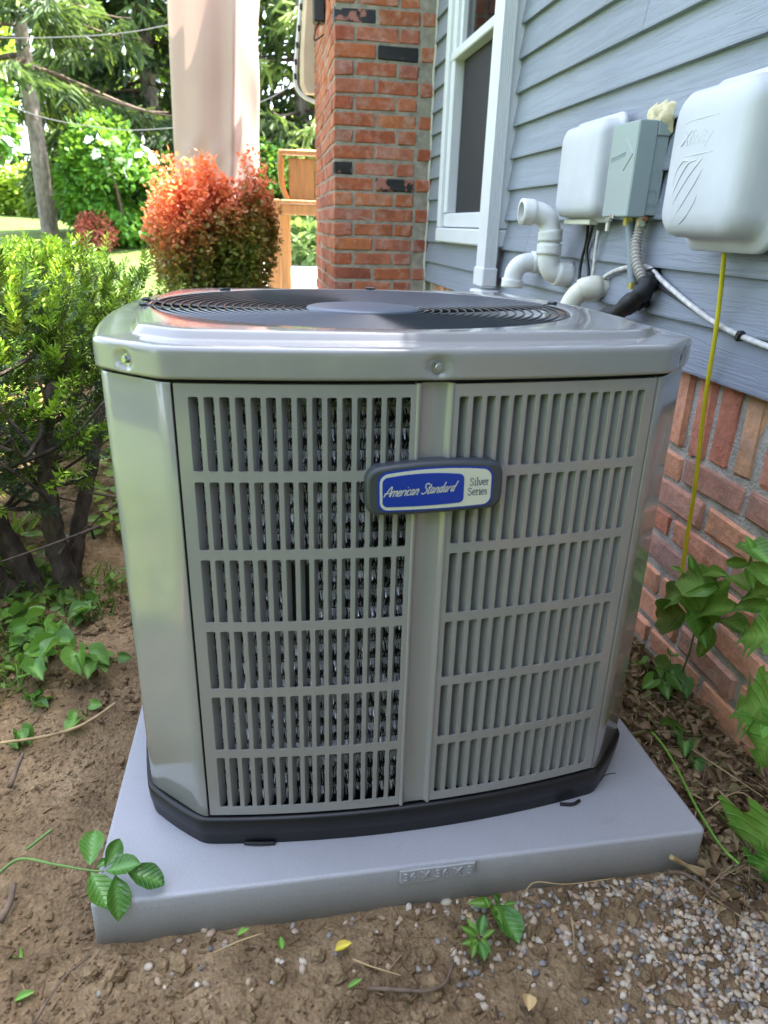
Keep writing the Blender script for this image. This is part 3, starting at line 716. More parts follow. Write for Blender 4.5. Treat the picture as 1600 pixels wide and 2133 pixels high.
def brick_set(l, w, h, mat, n=5, jit=0.0014, c=0.005):
    out = []
    for k in range(n):
        v, f = chamfer_box((-l / 2, -w / 2, -h / 2), (l / 2, w / 2, h / 2), c, jit, brg); out.append(MB().add(v, f).mesh('brick', mat))
    return out
house = empty('house', (XW, 0, 0), (0, 0, 0), 'house side wall with blue grey lap siding over a brick foundation', 'house')
def hp(x, y, z): return (x - XW, y, z)
# core walls and roof
core = MB().box(hp(XW + 0.03, -4.0, 0.60), hp(7, 4.45, 2.95)); core.build('wall', simple('sheathing', (0.3, 0.33, 0.36), 0.8), house)
MB().box(hp(XW + 0.0165, -4.0, -0.4), hp(6.9, 4.40, 0.66)).build('foundation_wall', MORTAR, house)
rf = MB(); rf.add([hp(XW - 0.24, -4.2, 3.02), hp(XW - 0.24, 4.7, 3.02), hp(4.1, 4.7, 4.0), hp(4.1, -4.2, 4.0), hp(7.3, 4.7, 3.02), hp(7.3, -4.2, 3.02)] + [hp(XW - 0.24, -4.2, 2.90), hp(XW - 0.24, 4.7, 2.90), hp(7.3, 4.7, 2.90), hp(7.3, -4.2, 2.90)],
   [(0, 1, 2, 3), (3, 2, 4, 5), (6, 9, 8, 7), (0, 6, 7, 1), (5, 4, 8, 9), (0, 3, 5, 9, 6), (1, 7, 8, 4, 2)]); rf.build('roof', simple('dark_shingle', (0.06, 0.06, 0.065), 0.9), house)
# siding boards: lap pitch measured on the wall
SP, SZ0 = 0.0975, 0.668
PFY = 3.115                       # front plane of the brick pillar
WY0, WY1, WZ0 = 1.86, 2.80, 0.868   # window opening
srg = random.Random(5)
def board(y0, y1, z):
    mb = MB(); t = 0.0165
    n = max(2, int((y1 - y0) / 0.5)); ysx = np.linspace(y0, y1, n + 1)
    prof = [(-t - 0.003, 0.0), (-t - 0.0035, 0.004), (-0.003, SP + 0.012), (0.020, SP + 0.012), (0.018, 0.0)]
    V = [(x, y, z + zz) for y in ysx for x, zz in prof]; k = len(prof)
    F = [(i * k + j, i * k + (j + 1) % k, (i + 1) * k + (j + 1) % k, (i + 1) * k + j) for i in range(n) for j in range(k)] + [tuple(range(k - 1, -1, -1)), tuple(n * k + j for j in range(k))]
    mb.add(V, F); mb.build('siding_board', SIDING, house)
for i in range(0, 24):
    z = SZ0 + i * SP
    segs = [(-3.9, PFY + 0.02)]
    if z + SP > WZ0 and z < 2.45: segs = [(-3.9, WY0 + 0.03), (WY1 - 0.02, PFY + 0.02)]
    for (a, b) in segs:
        # butt joints
        if b - a > 1.5:
            j = {8: 0.955, 7: 1.02, 2: 1.62, 3: -0.6, 5: -0.9}.get(i, srg.uniform(-2.5, -0.3))
            board(a, j - 0.001, z); board(j + 0.001, b, z)
        else: board(a, b, z)
# foundation brickwork
BX = XW + 0.010                   # brick face plane
BL, BW_, BH, MJ = 0.196, 0.09, 0.0585, 0.0125
SOLD = brick_set(0.165, 0.056, 0.09, BR_F, 6, 0.0034, 0.006); STR = brick_set(BL, 0.09, BH, BR_F, 6, 0.0024, 0.006); HALF = brick_set(0.09, 0.09, BH, BR_F, 4, 0.0024, 0.006)
y = -1.6; k = 0
while y < 3.05:
    o = link('brick', SOLD[k % 6], house, hp(BX + 0.045 + brg.normal(0, 0.0015), y, 0.5845 + brg.normal(0, 0.0015)), (0, R(90), R(brg.normal(0, 0.8)))); k += 1
    o.rotation_euler = (R(brg.normal(0, 1.2)), R(90), 0); y += 0.0775
zc = 0.5 - MJ - BH / 2; row = 0
while zc > -0.10:
    y = -1.6 + (0.1045 if row % 2 else 0) + 0.01
    while y < 3.05:
        o = link('brick', STR[(row * 3 + k) % 6], house, hp(BX + 0.045 + brg.normal(0, 0.002), y, zc + brg.normal(0, 0.0012)), (R(90 * 0), 0, R(90 + brg.normal(0, 0.5)))); k += 1
        y += BL + MJ
    zc -= BH + MJ; row += 1
# window
win = MB(); fx0, fx1 = XW - 0.042, XW + 0.02
def wbox(x0, y0, z0, x1, y1, z1, c=0.004): return MB().cbox(hp(x0, y0, z0), hp(x1, y1, z1), c)
wnd = wbox(fx0, WY1 - 0.052, WZ0 + 0.064, fx1, WY1, 2.40).build('window', WHITE, house)          # left casing carries the rest
def wp(nm, *a, mat=WHITE, **k): return wbox(*a, **k).build(nm, mat, wnd)
wp('frame', fx0, WY0, WZ0 + 0.064, fx1, WY0 + 0.052, 2.40)
wp('sill', fx0 - 0.004, WY0, WZ0, fx1, WY1, WZ0 + 0.062, c=0.006)
wp('head', fx0, WY0, 2.403, fx1, WY1, 2.46)
s0, s1 = XW - 0.022, XW + 0.03
wp('sash', s0, WY0 + 0.054, WZ0 + 0.066, s1, WY1 - 0.054, WZ0 + 0.124)
wp('sash', s0 - 0.004, WY1 - 0.107, WZ0 + 0.126, s1 - 0.005, WY1 - 0.054, 2.40)
wp('sash', s0 - 0.004, WY0 + 0.054, WZ0 + 0.126, s1 - 0.005, WY0 + 0.107, 2.40)
wp('meeting_rail', s0 - 0.010, WY0 + 0.06, 1.598, s1 - 0.010, WY1 - 0.06, 1.635)
wp('track', s0 + 0.012, WY1 - 0.138, 1.637, s1, WY1 - 0.109, 2.40)
def glass_mat(nm, base, a):
    m, nt, b, o = mat_new(nm); b.inputs['Base Color'].default_value = (*base, 1); b.inputs['Roughness'].default_value = a; b.inputs['Specular IOR Level'].default_value = 0.8
    g_ = nt.nodes.new('ShaderNodeBsdfTransparent'); mx = nt.nodes.new('ShaderNodeMixShader'); mx.inputs[0].default_value = 0.45
    nt.links.new(b.outputs[0], mx.inputs[1]); nt.links.new(g_.outputs[0], mx.inputs[2]); nt.links.new(mx.outputs[0], o.inputs[0]); return m
GL = glass_mat('dark_window_glass', (0.003, 0.0035, 0.004), 0.03)
SCR = glass_mat('insect_screen', (0.010, 0.011, 0.012), 0.6)
MB().box(hp(XW + 0.0285, WY0 + 0.07, WZ0 + 0.09), hp(XW + 0.0295, WY1 - 0.07, 2.4)).build('room_shade_panel', DARK, wnd)  # thin black panel, its colour stands in for the unlit room behind
for yy_, ww_ in ((2.58, 0.03), (2.50, 0.012), (2.36, 0.035), (2.30, 0.012), (2.16, 0.02), (2.05, 0.03)): MB().box(hp(XW + 0.0268, yy_, WZ0 + 0.12), hp(XW + 0.0283, yy_ + ww_, 1.60 if ww_ > 0.02 else 1.5)).build('curtain_fold', simple('grey_net_curtain', (0.20, 0.20, 0.20), 0.9), wnd)
MB().box(hp(XW + 0.018, WY0 + 0.08, WZ0 + 0.10), hp(XW + 0.021, WY1 - 0.08, 1.61)).build('screen', SCR, wnd)
MB().box(hp(XW + 0.012, WY0 + 0.08, 1.63), hp(XW + 0.016, WY1 - 0.09, 2.40)).build('pane', GL, wnd)
MB().box(hp(XW + 0.024, WY0 + 0.08, WZ0 + 0.10), hp(XW + 0.0265, WY1 - 0.08, 1.62)).build('pane', GL, wnd)
# downspout
dsp = MB(); DX0, DX1, DY0, DY1 = XW - 0.084, XW - 0.040, 1.850, 1.955
prof = [(DX0, DY1), (DX0, DY0)] 
nfl = 5
for i in range(nfl):
    x0 = DX0 + 0.006 + (DX1 - DX0 - 0.012) * i / nfl; x1 = DX0 + 0.006 + (DX1 - DX0 - 0.012) * (i + 1) / nfl
    prof += [(x0 + 0.0012, DY0), (x0 + 0.0045, DY0 + 0.0035), (x1 - 0.0045, DY0 + 0.0035), (x1 - 0.0012, DY0)]
prof += [(DX1, DY0), (DX1, DY1)]
n = len(prof); lean = lambda z: 0.0
V = [(x - XW, yy - (z - 0.77) * 0.0, z) for z in (0.80, 2.95) for x, yy in prof]
dsp.add(V, [(j, (j + 1) % n, n + (j + 1) % n, n + j) for j in range(n)])
ds = dsp.build('downspout', WHITE, house)
MB().cbox(hp(DX0 - 0.006, DY0 - 0.006, 0.735), hp(DX1 + 0.006, DY1 + 0.006, 0.80), 0.004).build('connector', WHITE, ds)
cc = [[(DX0 + 0.03 - XW + r_ * math.cos(t), (DY0 + DY1) / 2 + r_ * math.sin(t), z) for t in np.arange(28) * 2 * math.pi / 28] for r_, z in ((0.060, 0.66), (0.060, 0.716), (0.058, 0.7215), (0.04, 0.724))]
loft(cc, False, True).build('pipe_adapter', WHITE, ds, sm=True)
for z in (2.30,): MB().cbox(hp(DX0 - 0.002, DY0 - 0.0022, z), hp(DX1 + 0.02, DY1 + 0.002, z + 0.02), 0.001).build('strap', WHITE, ds)
# ================================================================== BRICK PILLAR
PX0, PX1, PY1 = 0.636, XW + 0.004, 4.40
pillar = empty('brick_pillar', (PX0, PFY, PATZ - 0.1), (0, 0, 0), 'tall weathered red brick pillar standing out from the house wall', 'pillar')
pz0 = PATZ - 0.1
MB().box((0.005, 0.005, -0.3), (PX1 - PX0 + 0.03, PY1 - PFY - 0.01, 2.30)).build('mortar_core', MORTAR_P, pillar)
MB().cbox((-0.03, -0.03, 2.301), (PX1 - PX0 + 0.03, PY1 - PFY + 0.03, 2.38), 0.008).build('cap_stone', MORTAR, pillar)
PS = brick_set(0.197, 0.09, 0.0585, BR_P, 6, 0.0018, 0.005); PH = brick_set(0.0925, 0.09, 0.0585, BR_P, 5, 0.0018, 0.005)
PBs = brick_set(0.197, 0.09, 0.0585, BR_B, 3, 0.0018, 0.005); PBh = brick_set(0.0925, 0.09, 0.0585, BR_B, 2, 0.0018, 0.005)
CP = 0.0710; ztop = 1.868        # a course top measured at the corner
PX1 = XW - 0.022
black = {(0, 0): 1, (2, 1): 1, (9, 0): 1, (10, 1): 1}
for r_ in range(-9, 24):
    zc = ztop - r_ * CP - 0.0065 - 0.0585 / 2 - pz0
    even = r_ % 2 == 0
    xs_ = []; x = 0.0
    lens = [0.197, 0.197, 0.0925] if even else [0.0925, 0.197, 0.197]
    for kk, L_ in enumerate(lens):
        if x + L_ > PX1 - PX0 + 0.012 and L_ > 0.15: L_ = 0.0925
        isb = (r_, kk) in black
        me = (PBs if isb else PS)[(r_ * 5 + kk) % (3 if isb else 6)] if L_ > 0.15 else (PBh if isb else PH)[(r_ * 3 + kk) % (2 if isb else 5)]
        o = link('brick', me, pillar, (x + L_ / 2 + brg.normal(0, 0.001), 0.045 + brg.normal(0, 0.0018), zc + brg.normal(0, 0.001)), (0, R(brg.normal(0, 0.5)), R(brg.normal(0, 0.5))))
        x += L_ + 0.0125
    y = 0.1045 if even else 0.0
    first = True
    yy = 0.09 + 0.0125 if even else 0.0925 * 0 + 0.0
    # left face: header shows on even rows (front stretcher), stretcher on odd rows
    yy = 0.1025 if even else 0.1025
    kk = 0
    seq0 = 0.197 if even else 0.0925
    while yy < PY1 - PFY - 0.05:
        L_ = seq0 if kk == 0 else 0.197
        L_ = min(L_, PY1 - PFY - yy)
        me = PS[(r_ * 7 + kk) % 6] if L_ > 0.15 else PH[(r_ + kk) % 5]
        o = link('brick', me, pillar, (0.045 + brg.normal(0, 0.0016), yy + L_ / 2, zc + brg.normal(0, 0.001)), (0, 0, R(90 + brg.normal(0, 0.5))))
        yy += L_ + 0.0125; kk += 1
# caulk bead between pillar and siding
cb = catmull([(PX1 + 0.005 + srg.uniform(-0.004, 0.004), PFY + 0.004, z) for z in np.arange(0.3, 2.6, 0.11)], 4)
MB().tube(cb, 0.008, 6).build('caulk_bead', simple('old_caulk', (0.50, 0.48, 0.40), 0.8), house).matrix_parent_inverse = Matrix.Translation((-XW, 0, 0))
# ================================================================== THINGS ON THE WALL
WALLROT = (R(90), 0, R(-90))   # local x -> -Y, local y -> +Z, local z -> -X
def on_wall(x, y, z): return (x, y, z)
WM = Matrix(((0, 0, -1, 0), (-1, 0, 0, 0), (0, 1, 0, 0), (0, 0, 0, 1)))
def wallthing(name, x, y, z, label, cat, group=None):
    o = empty(name, (0, 0, 0), label=label, cat=cat, group=group); o.matrix_world = Matrix.Translation((x, y, z)) @ WM; return o
SX = XW - 0.014
# white telephone box
w_, h_ = 0.137, 0.118
tb = wallthing('utility_box', SX, 1.128, 1.072, 'weathered blank white plastic utility box left of the grey box', 'utility box')
loft([rring(w_ - 0.02, h_ - 0.016, 0.02, 0), rring(w_ - 0.02, h_ - 0.016, 0.02, 0.022)], False, False).build('back_case', BOXWHITE, tb)
lid = loft([rring(w_, h_, 0.026, 0.020), rring(w_ + 0.001, h_ + 0.001, 0.026, 0.023), rring(w_ + 0.001, h_ + 0.001, 0.026, 0.028), rring(w_ - 0.002, h_ - 0.002, 0.026, 0.031), rring(w_ - 0.007, h_ - 0.007, 0.026, 0.0315), rring(w_ - 0.010, h_ - 0.010, 0.026, 0.036), rring(w_ - 0.014, h_ - 0.013, 0.026, 0.058), rring(w_ - 0.018, h_ - 0.017, 0.026, 0.067), rring(w_ - 0.026, h_ - 0.025, 0.024, 0.0735), rring(w_ - 0.036, h_ - 0.035, 0.02, 0.076), rring(w_ - 0.06, h_ - 0.055, 0.015, 0.077)], True, True).build('lid', BOXWHITE, tb, sm=True)
MB().cbox((-0.10, -h_ - 0.006, 0.024), (0.06, -h_ + 0.006, 0.05), 0.002).build('bottom_ledge', CREAMPVC, tb)
MB().cbox((w_ - 0.03, -h_ - 0.02, 0.022), (w_ - 0.018, -h_ + 0.004, 0.028), 0.001).build('latch_tab', CREAMPVC, tb)
for yy in (0.03, -0.045): MB().cbox((w_ - 0.002, yy - 0.013, 0.012), (w_ + 0.010, yy + 0.013, 0.032), 0.002).build('hinge', BOXWHITE, tb)
MB().tube([(w_ + 0.006, 0.0, 0.02), (w_ + 0.006, 0.012, 0.02)], 0.006, 8).build('hinge_bolt', RUST, tb)
# grey disconnect box
gb = wallthing('disconnect_box', SX, 0.892, 1.058, 'grey metal electrical disconnect box with embossed arrow between two white boxes', 'electrical box')
MB().cbox((-0.054, -0.090, 0), (0.056, 0.086, 0.046), 0.002).build('case', GREYBOX, gb)
cov = MB().cbox((-0.060, -0.094, 0.030), (0.060, 0.094, 0.074), 0.0025).build('cover', GREYBOX, gb)
MB().cbox((0.0562, 0.066, 0.001), (0.0605, 0.095, 0.030), 0.001).build('top_flange', GREYBOX, gb)
ar = [(0.0, 0.046), (0.034, 0.018), (0.0, -0.012)]
for a_, b_ in ((0, 1), (1, 2)):
    MB().tube([(ar[a_][0] + 0.014, ar[a_][1] + 0.012, 0.0740), (ar[b_][0] + 0.014, ar[b_][1] + 0.012, 0.0740)], 0.0016, 6).build('embossed_arrow', GREYBOX, cov)
for i_ in range(7): MB().tube(catmull([(-0.048 + i_ * 0.0095, 0.018 + i_ * 0.0012, 0.0738), (-0.0475 + i_ * 0.0095, 0.027 + i_ * 0.0012, 0.0742), (-0.043 + i_ * 0.0095, 0.029 + i_ * 0.0012, 0.0742), (-0.0425 + i_ * 0.0095, 0.020 + i_ * 0.0012, 0.0738)], 4), 0.0011, 5).build('embossed_lettering', GREYBOX, cov)
for rr_, t_ in ((0.017, 0.0012), (0.012, 0.001)):
    t = np.linspace(0, 2 * math.pi, 24, endpoint=False)
    MB().tube(np.stack([np.full_like(t, 0.0562), -0.055 + rr_ * np.cos(t), 0.021 + rr_ * np.sin(t) * 0.9], 1), t_, 5, closed=True).build('knockout', GREYBOX, gb)
for yy in (0.045, 0.0): MB().tube([(0.0555, yy, 0.018), (0.0575, yy, 0.018)], 0.003, 8).build('dimple', GREYBOX, gb)
MB().cbox((-0.012, -0.098, 0.060), (0.004, -0.088, 0.078), 0.0015).build('cover_screw', STEEL, gb)
# big rounded white box
xb = wallthing('cable_box', SX, 0.500, 1.046, 'large rounded white plastic cable box at the right edge of the photo', 'cable box')
def xr(w, h, r_, z, oy=0, ox=0):
    w = w - 0.032; return [(x + ox, y + oy, z) for x, y in rrect(w, h, r_, 8)]
loft([xr(0.150, 0.114, 0.03, 0.0), xr(0.150, 0.114, 0.03, 0.050)], False, False).build('back_case', simple('grey_white_case', (0.42, 0.44, 0.46), 0.5), xb, sm=True)
xl = loft([xr(0.156, 0.138, 0.040, 0.040, -0.002), xr(0.158, 0.140, 0.040, 0.044, -0.002), xr(0.158, 0.140, 0.040, 0.052, -0.002), xr(0.156, 0.137, 0.040, 0.056, -0.002), xr(0.152, 0.128, 0.040, 0.060, -0.001), xr(0.151, 0.122, 0.040, 0.065), xr(0.150, 0.120, 0.040, 0.078), xr(0.149, 0.119, 0.040, 0.096), xr(0.145, 0.115, 0.038, 0.111), xr(0.137, 0.107, 0.036, 0.1205), xr(0.125, 0.096, 0.032, 0.1255), xr(0.105, 0.080, 0.025, 0.1278), xr(0.06, 0.05, 0.02, 0.129)], True, True).build('lid', BOXWHITE, xb, sm=True)
def rib(nm, pts, r_, z=0.1285, par=None):
    q = catmull([(x * 0.84 + 0.006, y * 0.9, z - 0.0016 * (max(0, abs(x) - 0.04) / 0.05) ** 2 - 0.0012 * (max(0, abs(y) - 0.03) / 0.05) ** 2) for x, y in pts], 6)
    k_ = len(q); tp = np.sin(np.linspace(0.06, 0.94, k_) * math.pi) ** 0.4
    return MB().tube(q, r_ * tp, 6).build(nm, BOXWHITE, par or xl, sm=True)
rib('embossed_frame', [(-0.088, 0.020), (-0.083, 0.062), (-0.070, 0.072), (-0.02, 0.074), (0.035, 0.075)], 0.0017)
rib('embossed_frame', [(-0.090, 0.012), (-0.03, 0.013), (0.035, 0.015)], 0.0014)
for pts in ([(-0.092, -0.040), (-0.085, -0.012), (-0.065, 0.004), (-0.045, 0.004)], [(-0.098, -0.078), (-0.075, -0.035), (-0.045, -0.002), (-0.015, 0.004)], [(-0.102, -0.104), (-0.07, -0.06), (-0.03, -0.02), (0.006, 0.006)], [(-0.078, -0.104), (-0.045, -0.075), (-0.01, -0.04), (0.012, -0.012)], [(-0.045, -0.108), (-0.02, -0.092), (0.0, -0.072), (0.008, -0.055)]):
    rib('embossed_stripe', pts, 0.0022)
link('embossed_lettering', font_mesh('Xfinity', 0.033, 0.0011, BOXWHITE, 0.35), xl, (-0.022, 0.0385, 0.1282))
MB().cbox((0.1185, -0.075, 0.015), (0.128, -0.035, 0.040), 0.003).build('latch', BOXWHITE, xb)
MB().cbox((0.1185, -0.005, 0.020), (0.126, 0.06, 0.038), 0.002).build('hinge', simple('grey_hinge', (0.25, 0.26, 0.28), 0.5), xb)
# yellow spray foam patch
rgf = random.Random(3)
fp = onx(1385, 232, XW - 0.014); mbf = MB(); V = []
for j in range(7):
    for i in range(13):
        u, v = i / 12, j / 6; ed = min(u, 1 - u, v, 1 - v)
        V.append((-(0.012 + 0.016 * rgf.random()) * (1 if ed > 0 else 0.0) + 0.001, -0.048 + 0.096 * u + rgf.uniform(-0.004, 0.004), -0.03 + 0.06 * v + (rgf.uniform(-0.006, 0.006) if v in (0, 1) else 0)))
mbf.add(V, [(j * 13 + i, j * 13 + i + 1, j * 13 + i + 14, j * 13 + i + 13) for j in range(6) for i in range(12)])
fo = mbf.build('spray_foam', FOAMM, None, sm=True, loc=(XW - 0.015, fp[1] + 0.0, fp[2] - 0.012)); tag(fo, 'lumpy yellow spray foam patch on siding above the grey box', 'spray foam')
# ---- PVC
def pipe(name, pts, socks, r_, mat, label, cat='pipe', n=20, open_end=True, sm_n=7):
    root = empty(name, tuple(pts[0]), label=label, cat=cat)
    P = catmull(pts, sm_n); P = P - np.array(pts[0])
    v, f = tube_geo(P, r_, n, False); v2, f2 = tube_geo(P, r_ * 0.86, n, False)
    mb = MB().add(v, f).add(v2, f2); m_ = len(P)
    ring = [((m_ - 1) * n + j, (m_ - 1) * n + (j + 1) % n, m_ * n + (m_ - 1) * n + (j + 1) % n, m_ * n + (m_ - 1) * n + j) for j in range(n)]
    mb.f += ring
    mb.build('elbow', mat, root, sm=True)
    s_ = np.concatenate([[0], np.cumsum(np.linalg.norm(np.diff(P, axis=0), axis=1))])
    for (t0, t1, rr) in socks:
        ts = np.linspace(t0 * s_[-1], t1 * s_[-1], 5); Q = np.stack([np.interp(ts, s_, P[:, k_]) for k_ in range(3)], 1)
        d0 = Q[1] - Q[0]; d1 = Q[-1] - Q[-2]; Q = np.concatenate([[Q[0] - d0 * 0.02], Q, [Q[-1] + d1 * 0.02]])
        v, f = tube_geo(Q, [r_ * 1.0, rr, rr, rr, rr, rr, r_ * 0.9 if t1 >= 0.999 else r_ * 1.0], n, False); MB().add(v, f).build('socket', mat, root, sm=True)
    return root
pr = 0.0290
pipe('vent_pipe', [(1.145, 1.262, 0.818), (1.105, 1.265, 0.818), (1.075, 1.268, 0.826), (1.062, 1.270, 0.852), (1.061, 1.272, 0.885), (1.060, 1.274, 0.925), (1.052, 1.277, 0.955), (1.028, 1.279, 0.973), (1.000, 1.280, 0.977), (0.972, 1.281, 0.977)],
     [(0.04, 0.20, pr * 1.17), (0.40, 0.50, pr * 1.17), (0.52, 0.62, pr * 1.17), (0.88, 1.0, pr * 1.17)], pr, PVCM, 'tall S shaped white vent pipe with open mouth facing left', sm_n=8)
pipe('vent_pipe', [(1.145, 1.485, 0.838), (1.10, 1.488, 0.838), (1.065, 1.49, 0.832), (1.046, 1.492, 0.812), (1.041, 1.493, 0.785), (1.040, 1.493, 0.762)],
     [(0.10, 0.3, pr * 1.14), (0.84, 1.0, pr * 1.17)], pr, PVCM, 'short white vent elbow turned down, left of the tall vent pipe', sm_n=8)
pipe('drain_elbow', [(1.145, 1.035, 0.800), (1.105, 1.04, 0.800), (1.075, 1.05, 0.792), (1.055, 1.058, 0.768), (1.045, 1.062, 0.735), (1.04, 1.064, 0.69)],
     [(0.16, 0.42, 0.030)], 0.0255, CREAMPVC, 'cream plastic elbow pipe beside the black insulated line', sm_n=8)
def cable(name, pts, r_, mat, label, cat='cable', n=8, k_=8, group=None):
    P = catmull(pts, k_); o = MB().tube(P - P[0], r_, n).build(name, mat, None, sm=True, loc=tuple(P[0])); return tag(o, label, cat, group)
CX = XW - 0.022
q = lambda px, py, d=0.022: tuple(onx(px, py, XW - d))
# insulated line set
P = [q(1372, 575, 0.0), q(1352, 585, 0.03), q(1338, 610, 0.05), (1.075, 0.88, 0.745), (1.055, 0.95, 0.725), (1.035, 1.03, 0.70), (1.01, 1.10, 0.66)]
ls = cable('insulated_line', P, [0.021 + 0.003 * math.sin(i * 1.7) for i in range(6 * 8 + 1)], RUBBER, 'fat black foam insulated refrigerant line entering the wall', 'insulated pipe', 12)
P = [(1.118, 0.80, 0.79), (1.09, 0.835, 0.770), (1.07, 0.90, 0.752), (1.03, 1.00, 0.71), (1.0, 1.08, 0.68)]
cable('insulated_line', P, [0.012 + 0.002 * math.sin(i * 2.1) for i in range(4 * 8 + 1)], RUBBER, 'thinner black wrapped line lying over the fat insulated line', 'insulated pipe', 10)
# conduits
cg = empty('conduit', q(1312, 458, 0.045), label='straight grey plastic conduit below the grey box', cat='conduit')
a0 = np.array(q(1312, 458, 0.045)); a1 = np.array(q(1318, 592, 0.045))
t = np.linspace(0, 1, 90); MB().tube(np.outer(t, a1 - a0), 0.0105 + 0.0007 * np.sin(t * 260), 12).build('ribbed_tube', CONDUIT, cg, sm=True)
MB().tube([(0, 0, 0.008), (0, 0, -0.012)], 0.0135, 6).build('nut', BRASS, cg); MB().tube([a1 - a0 + [0, 0, 0.004], a1 - a0 - [0, 0, 0.01]], 0.011, 8).build('end_fitting', BRASS, cg)
P = catmull([q(1338, 462, 0.04), q(1332, 480, 0.04), q(1325, 510, 0.045), q(1326, 545, 0.05), q(1336, 575, 0.05), q(1345, 596, 0.045)], 26); t = np.arange(len(P))
fc = MB().tube(P - P[0], 0.0105 + 0.0024 * np.sin(t * 1.05), 12).build('flexible_conduit', FLEXM, None, sm=True, loc=tuple(P[0])); tag(fc, 'ribbed beige flexible conduit curving down to the black line', 'conduit')
MB().tube([(0, 0, 0.01), (0, 0, -0.010)], 0.0125, 6).build('fitting', STEEL, fc); MB().tube([(-0.004, -0.012, 0.006), (-0.004, -0.020, 0.006)], 0.005, 8).build('fitting_screw', RUST, fc)
# cables
cable('cable', [q(1225, 462, 0.04), q(1222, 500, 0.03), q(1212, 540, 0.03), q(1207, 575, 0.03), q(1206, 610, 0.035)], 0.0042, BLKCABLE, 'left one of two black cables below the blank white box')
cable('cable', [q(1236, 462, 0.04), q(1230, 490, 0.028), q(1222, 525, 0.026), q(1226, 565, 0.026), q(1224, 610, 0.03)], 0.0042, BLKCABLE, 'right one of two black cables below the blank white box')
cable('cable', [q(1247, 480, 0.03), q(1244, 500, 0.03), q(1240, 530, 0.03), q(1236, 565, 0.03), q(1230, 600, 0.03)], 0.0046, WHTCABLE, 'short beige cable hanging below the blank white box')
cable('cable', [q(1225, 610, 0.04), q(1250, 585, 0.025), q(1280, 565, 0.02), q(1320, 555, 0.02), q(1352, 558, 0.022), q(1380, 585, 0.022), q(1420, 620, 0.022), q(1455, 648, 0.022), q(1500, 678, 0.022), q(1548, 702, 0.022), q(1600, 722, 0.022), q(1680, 755, 0.022)], 0.0056, WHTCABLE, 'dirty white cable sagging across the siding below the boxes')
cable('cable', [q(1360, 575, 0.03), q(1375, 598, 0.02), q(1410, 622, 0.019), q(1460, 656, 0.019), q(1510, 688, 0.019), q(1600, 727, 0.019), q(1680, 760, 0.019)], 0.0028, BLKCABLE, 'thin dark cable running just below the white cable')
tp_ = q(1542, 700, 0.024); o = MB().cbox((-0.008, -0.006, -0.009), (0.008, 0.006, 0.009), 0.002).build('cable_clip', BLKCABLE, None, loc=tp_, rot=(R(25), 0, 0)); tag(o, 'black cable clip holding the white cable to the siding', 'cable clip')
cable('cable', [q(1510, 520, 0.055), q(1508, 540, 0.05), q(1501, 610, 0.04), q(1490, 700, 0.035), q(1474, 800, 0.030), q(1461, 900, 0.026), q(1450, 1000, 0.022), q(1436, 1090, 0.018), q(1424, 1170, 0.016), q(1418, 1215, 0.014), q(1405, 1260, 0.014)], 0.0044, YELCABLE, 'yellow cable hanging from the large white box to the ground', n=10)
cable('cable', [(1.125, 1.18, 0.80), (1.10, 1.17, 0.775), (1.09, 1.15, 0.735), (1.08, 1.14, 0.69)], 0.010, RUST, 'rusty brown pipe stub low behind the vent pipe', 'pipe stub')
# ================================================================== VEGETATION
def leaf_geo(L=1.0, W=0.5, kind='ovate', fold=0.12, droop=0.25, n=9, wave=0.0, seed=0):
    rg = np.random.default_rng(seed); ts = np.linspace(0, 1, n); V = []; tint = []
    ss = (-1, -0.55, 0, 0.55, 1)
    for t in ts:
        if kind == 'ovate': w = math.sin(math.pi * min(1, t ** 0.75)) ** 0.85
        elif kind == 'obovate': w = math.sin(math.pi * t ** 1.25) ** 0.8
        elif kind == 'heart': w = (math.sin(math.pi * (0.30 + 0.70 * t)) ** 0.8) if t > 0.0 else 0.55
        elif kind == 'lobed': w = math.sin(math.pi * min(1, t ** 0.8)) ** 0.7 * (1.0 + 0.30 * (1 if int(t * 8) % 2 else -1))
        elif kind == 'lance': w = math.sin(math.pi * t ** 0.8) ** 0.9
        if t in (0, 1) and kind != 'heart': w = 0.015
        if t == 1: w = 0.01
        jx = 1 + (rg.uniform(-0.08, 0.08) if kind == 'lobed' else 0)
        for s in ss:
            back = 0.0
            if kind == 'heart' and t < 0.3: back = -0.28 * (abs(s) ** 1.0) * (1 - t / 0.3) * (1 if abs(s) > 0.3 else 0)
            z = fold * W * abs(s) * w - droop * L * t * t + wave * math.sin(t * 11 + s * 2.4) * abs(s) * W + 0.04 * W * math.cos(t * 22) * abs(s)
            V.append((s * W * 0.5 * w * jx, (t + back) * L, z)); tint.append(0.55 if s == 0 else 0.0)
    F = [(i * 5 + j, i * 5 + j + 1, i * 5 + j + 6, i * 5 + j + 5) for i in range(n - 1) for j in range(4)]
    return np.array(V), np.array(F), np.array(tint)
def leaf_mesh(name, mat, **k):
    V, F, t = leaf_geo(**k); return np_mesh(name, V, F, mat, t, True)
def orient(d, roll=0.0, up=(0, 0, 1)):
    B = basis(np.array([d], float), np.array([up], float), np.array([roll]))[0]; return Matrix(B.tolist()).to_4x4()
def leaf_at(me, parent, p, d, roll, sc):
    o = bpy.data.objects.new('leaf', me); COL.objects.link(o); o.parent = parent
    o.matrix_local = Matrix.Translation(tuple(p)) @ orient(d, roll) @ Matrix.Scale(sc, 4); return o
vrg = np.random.default_rng(21)

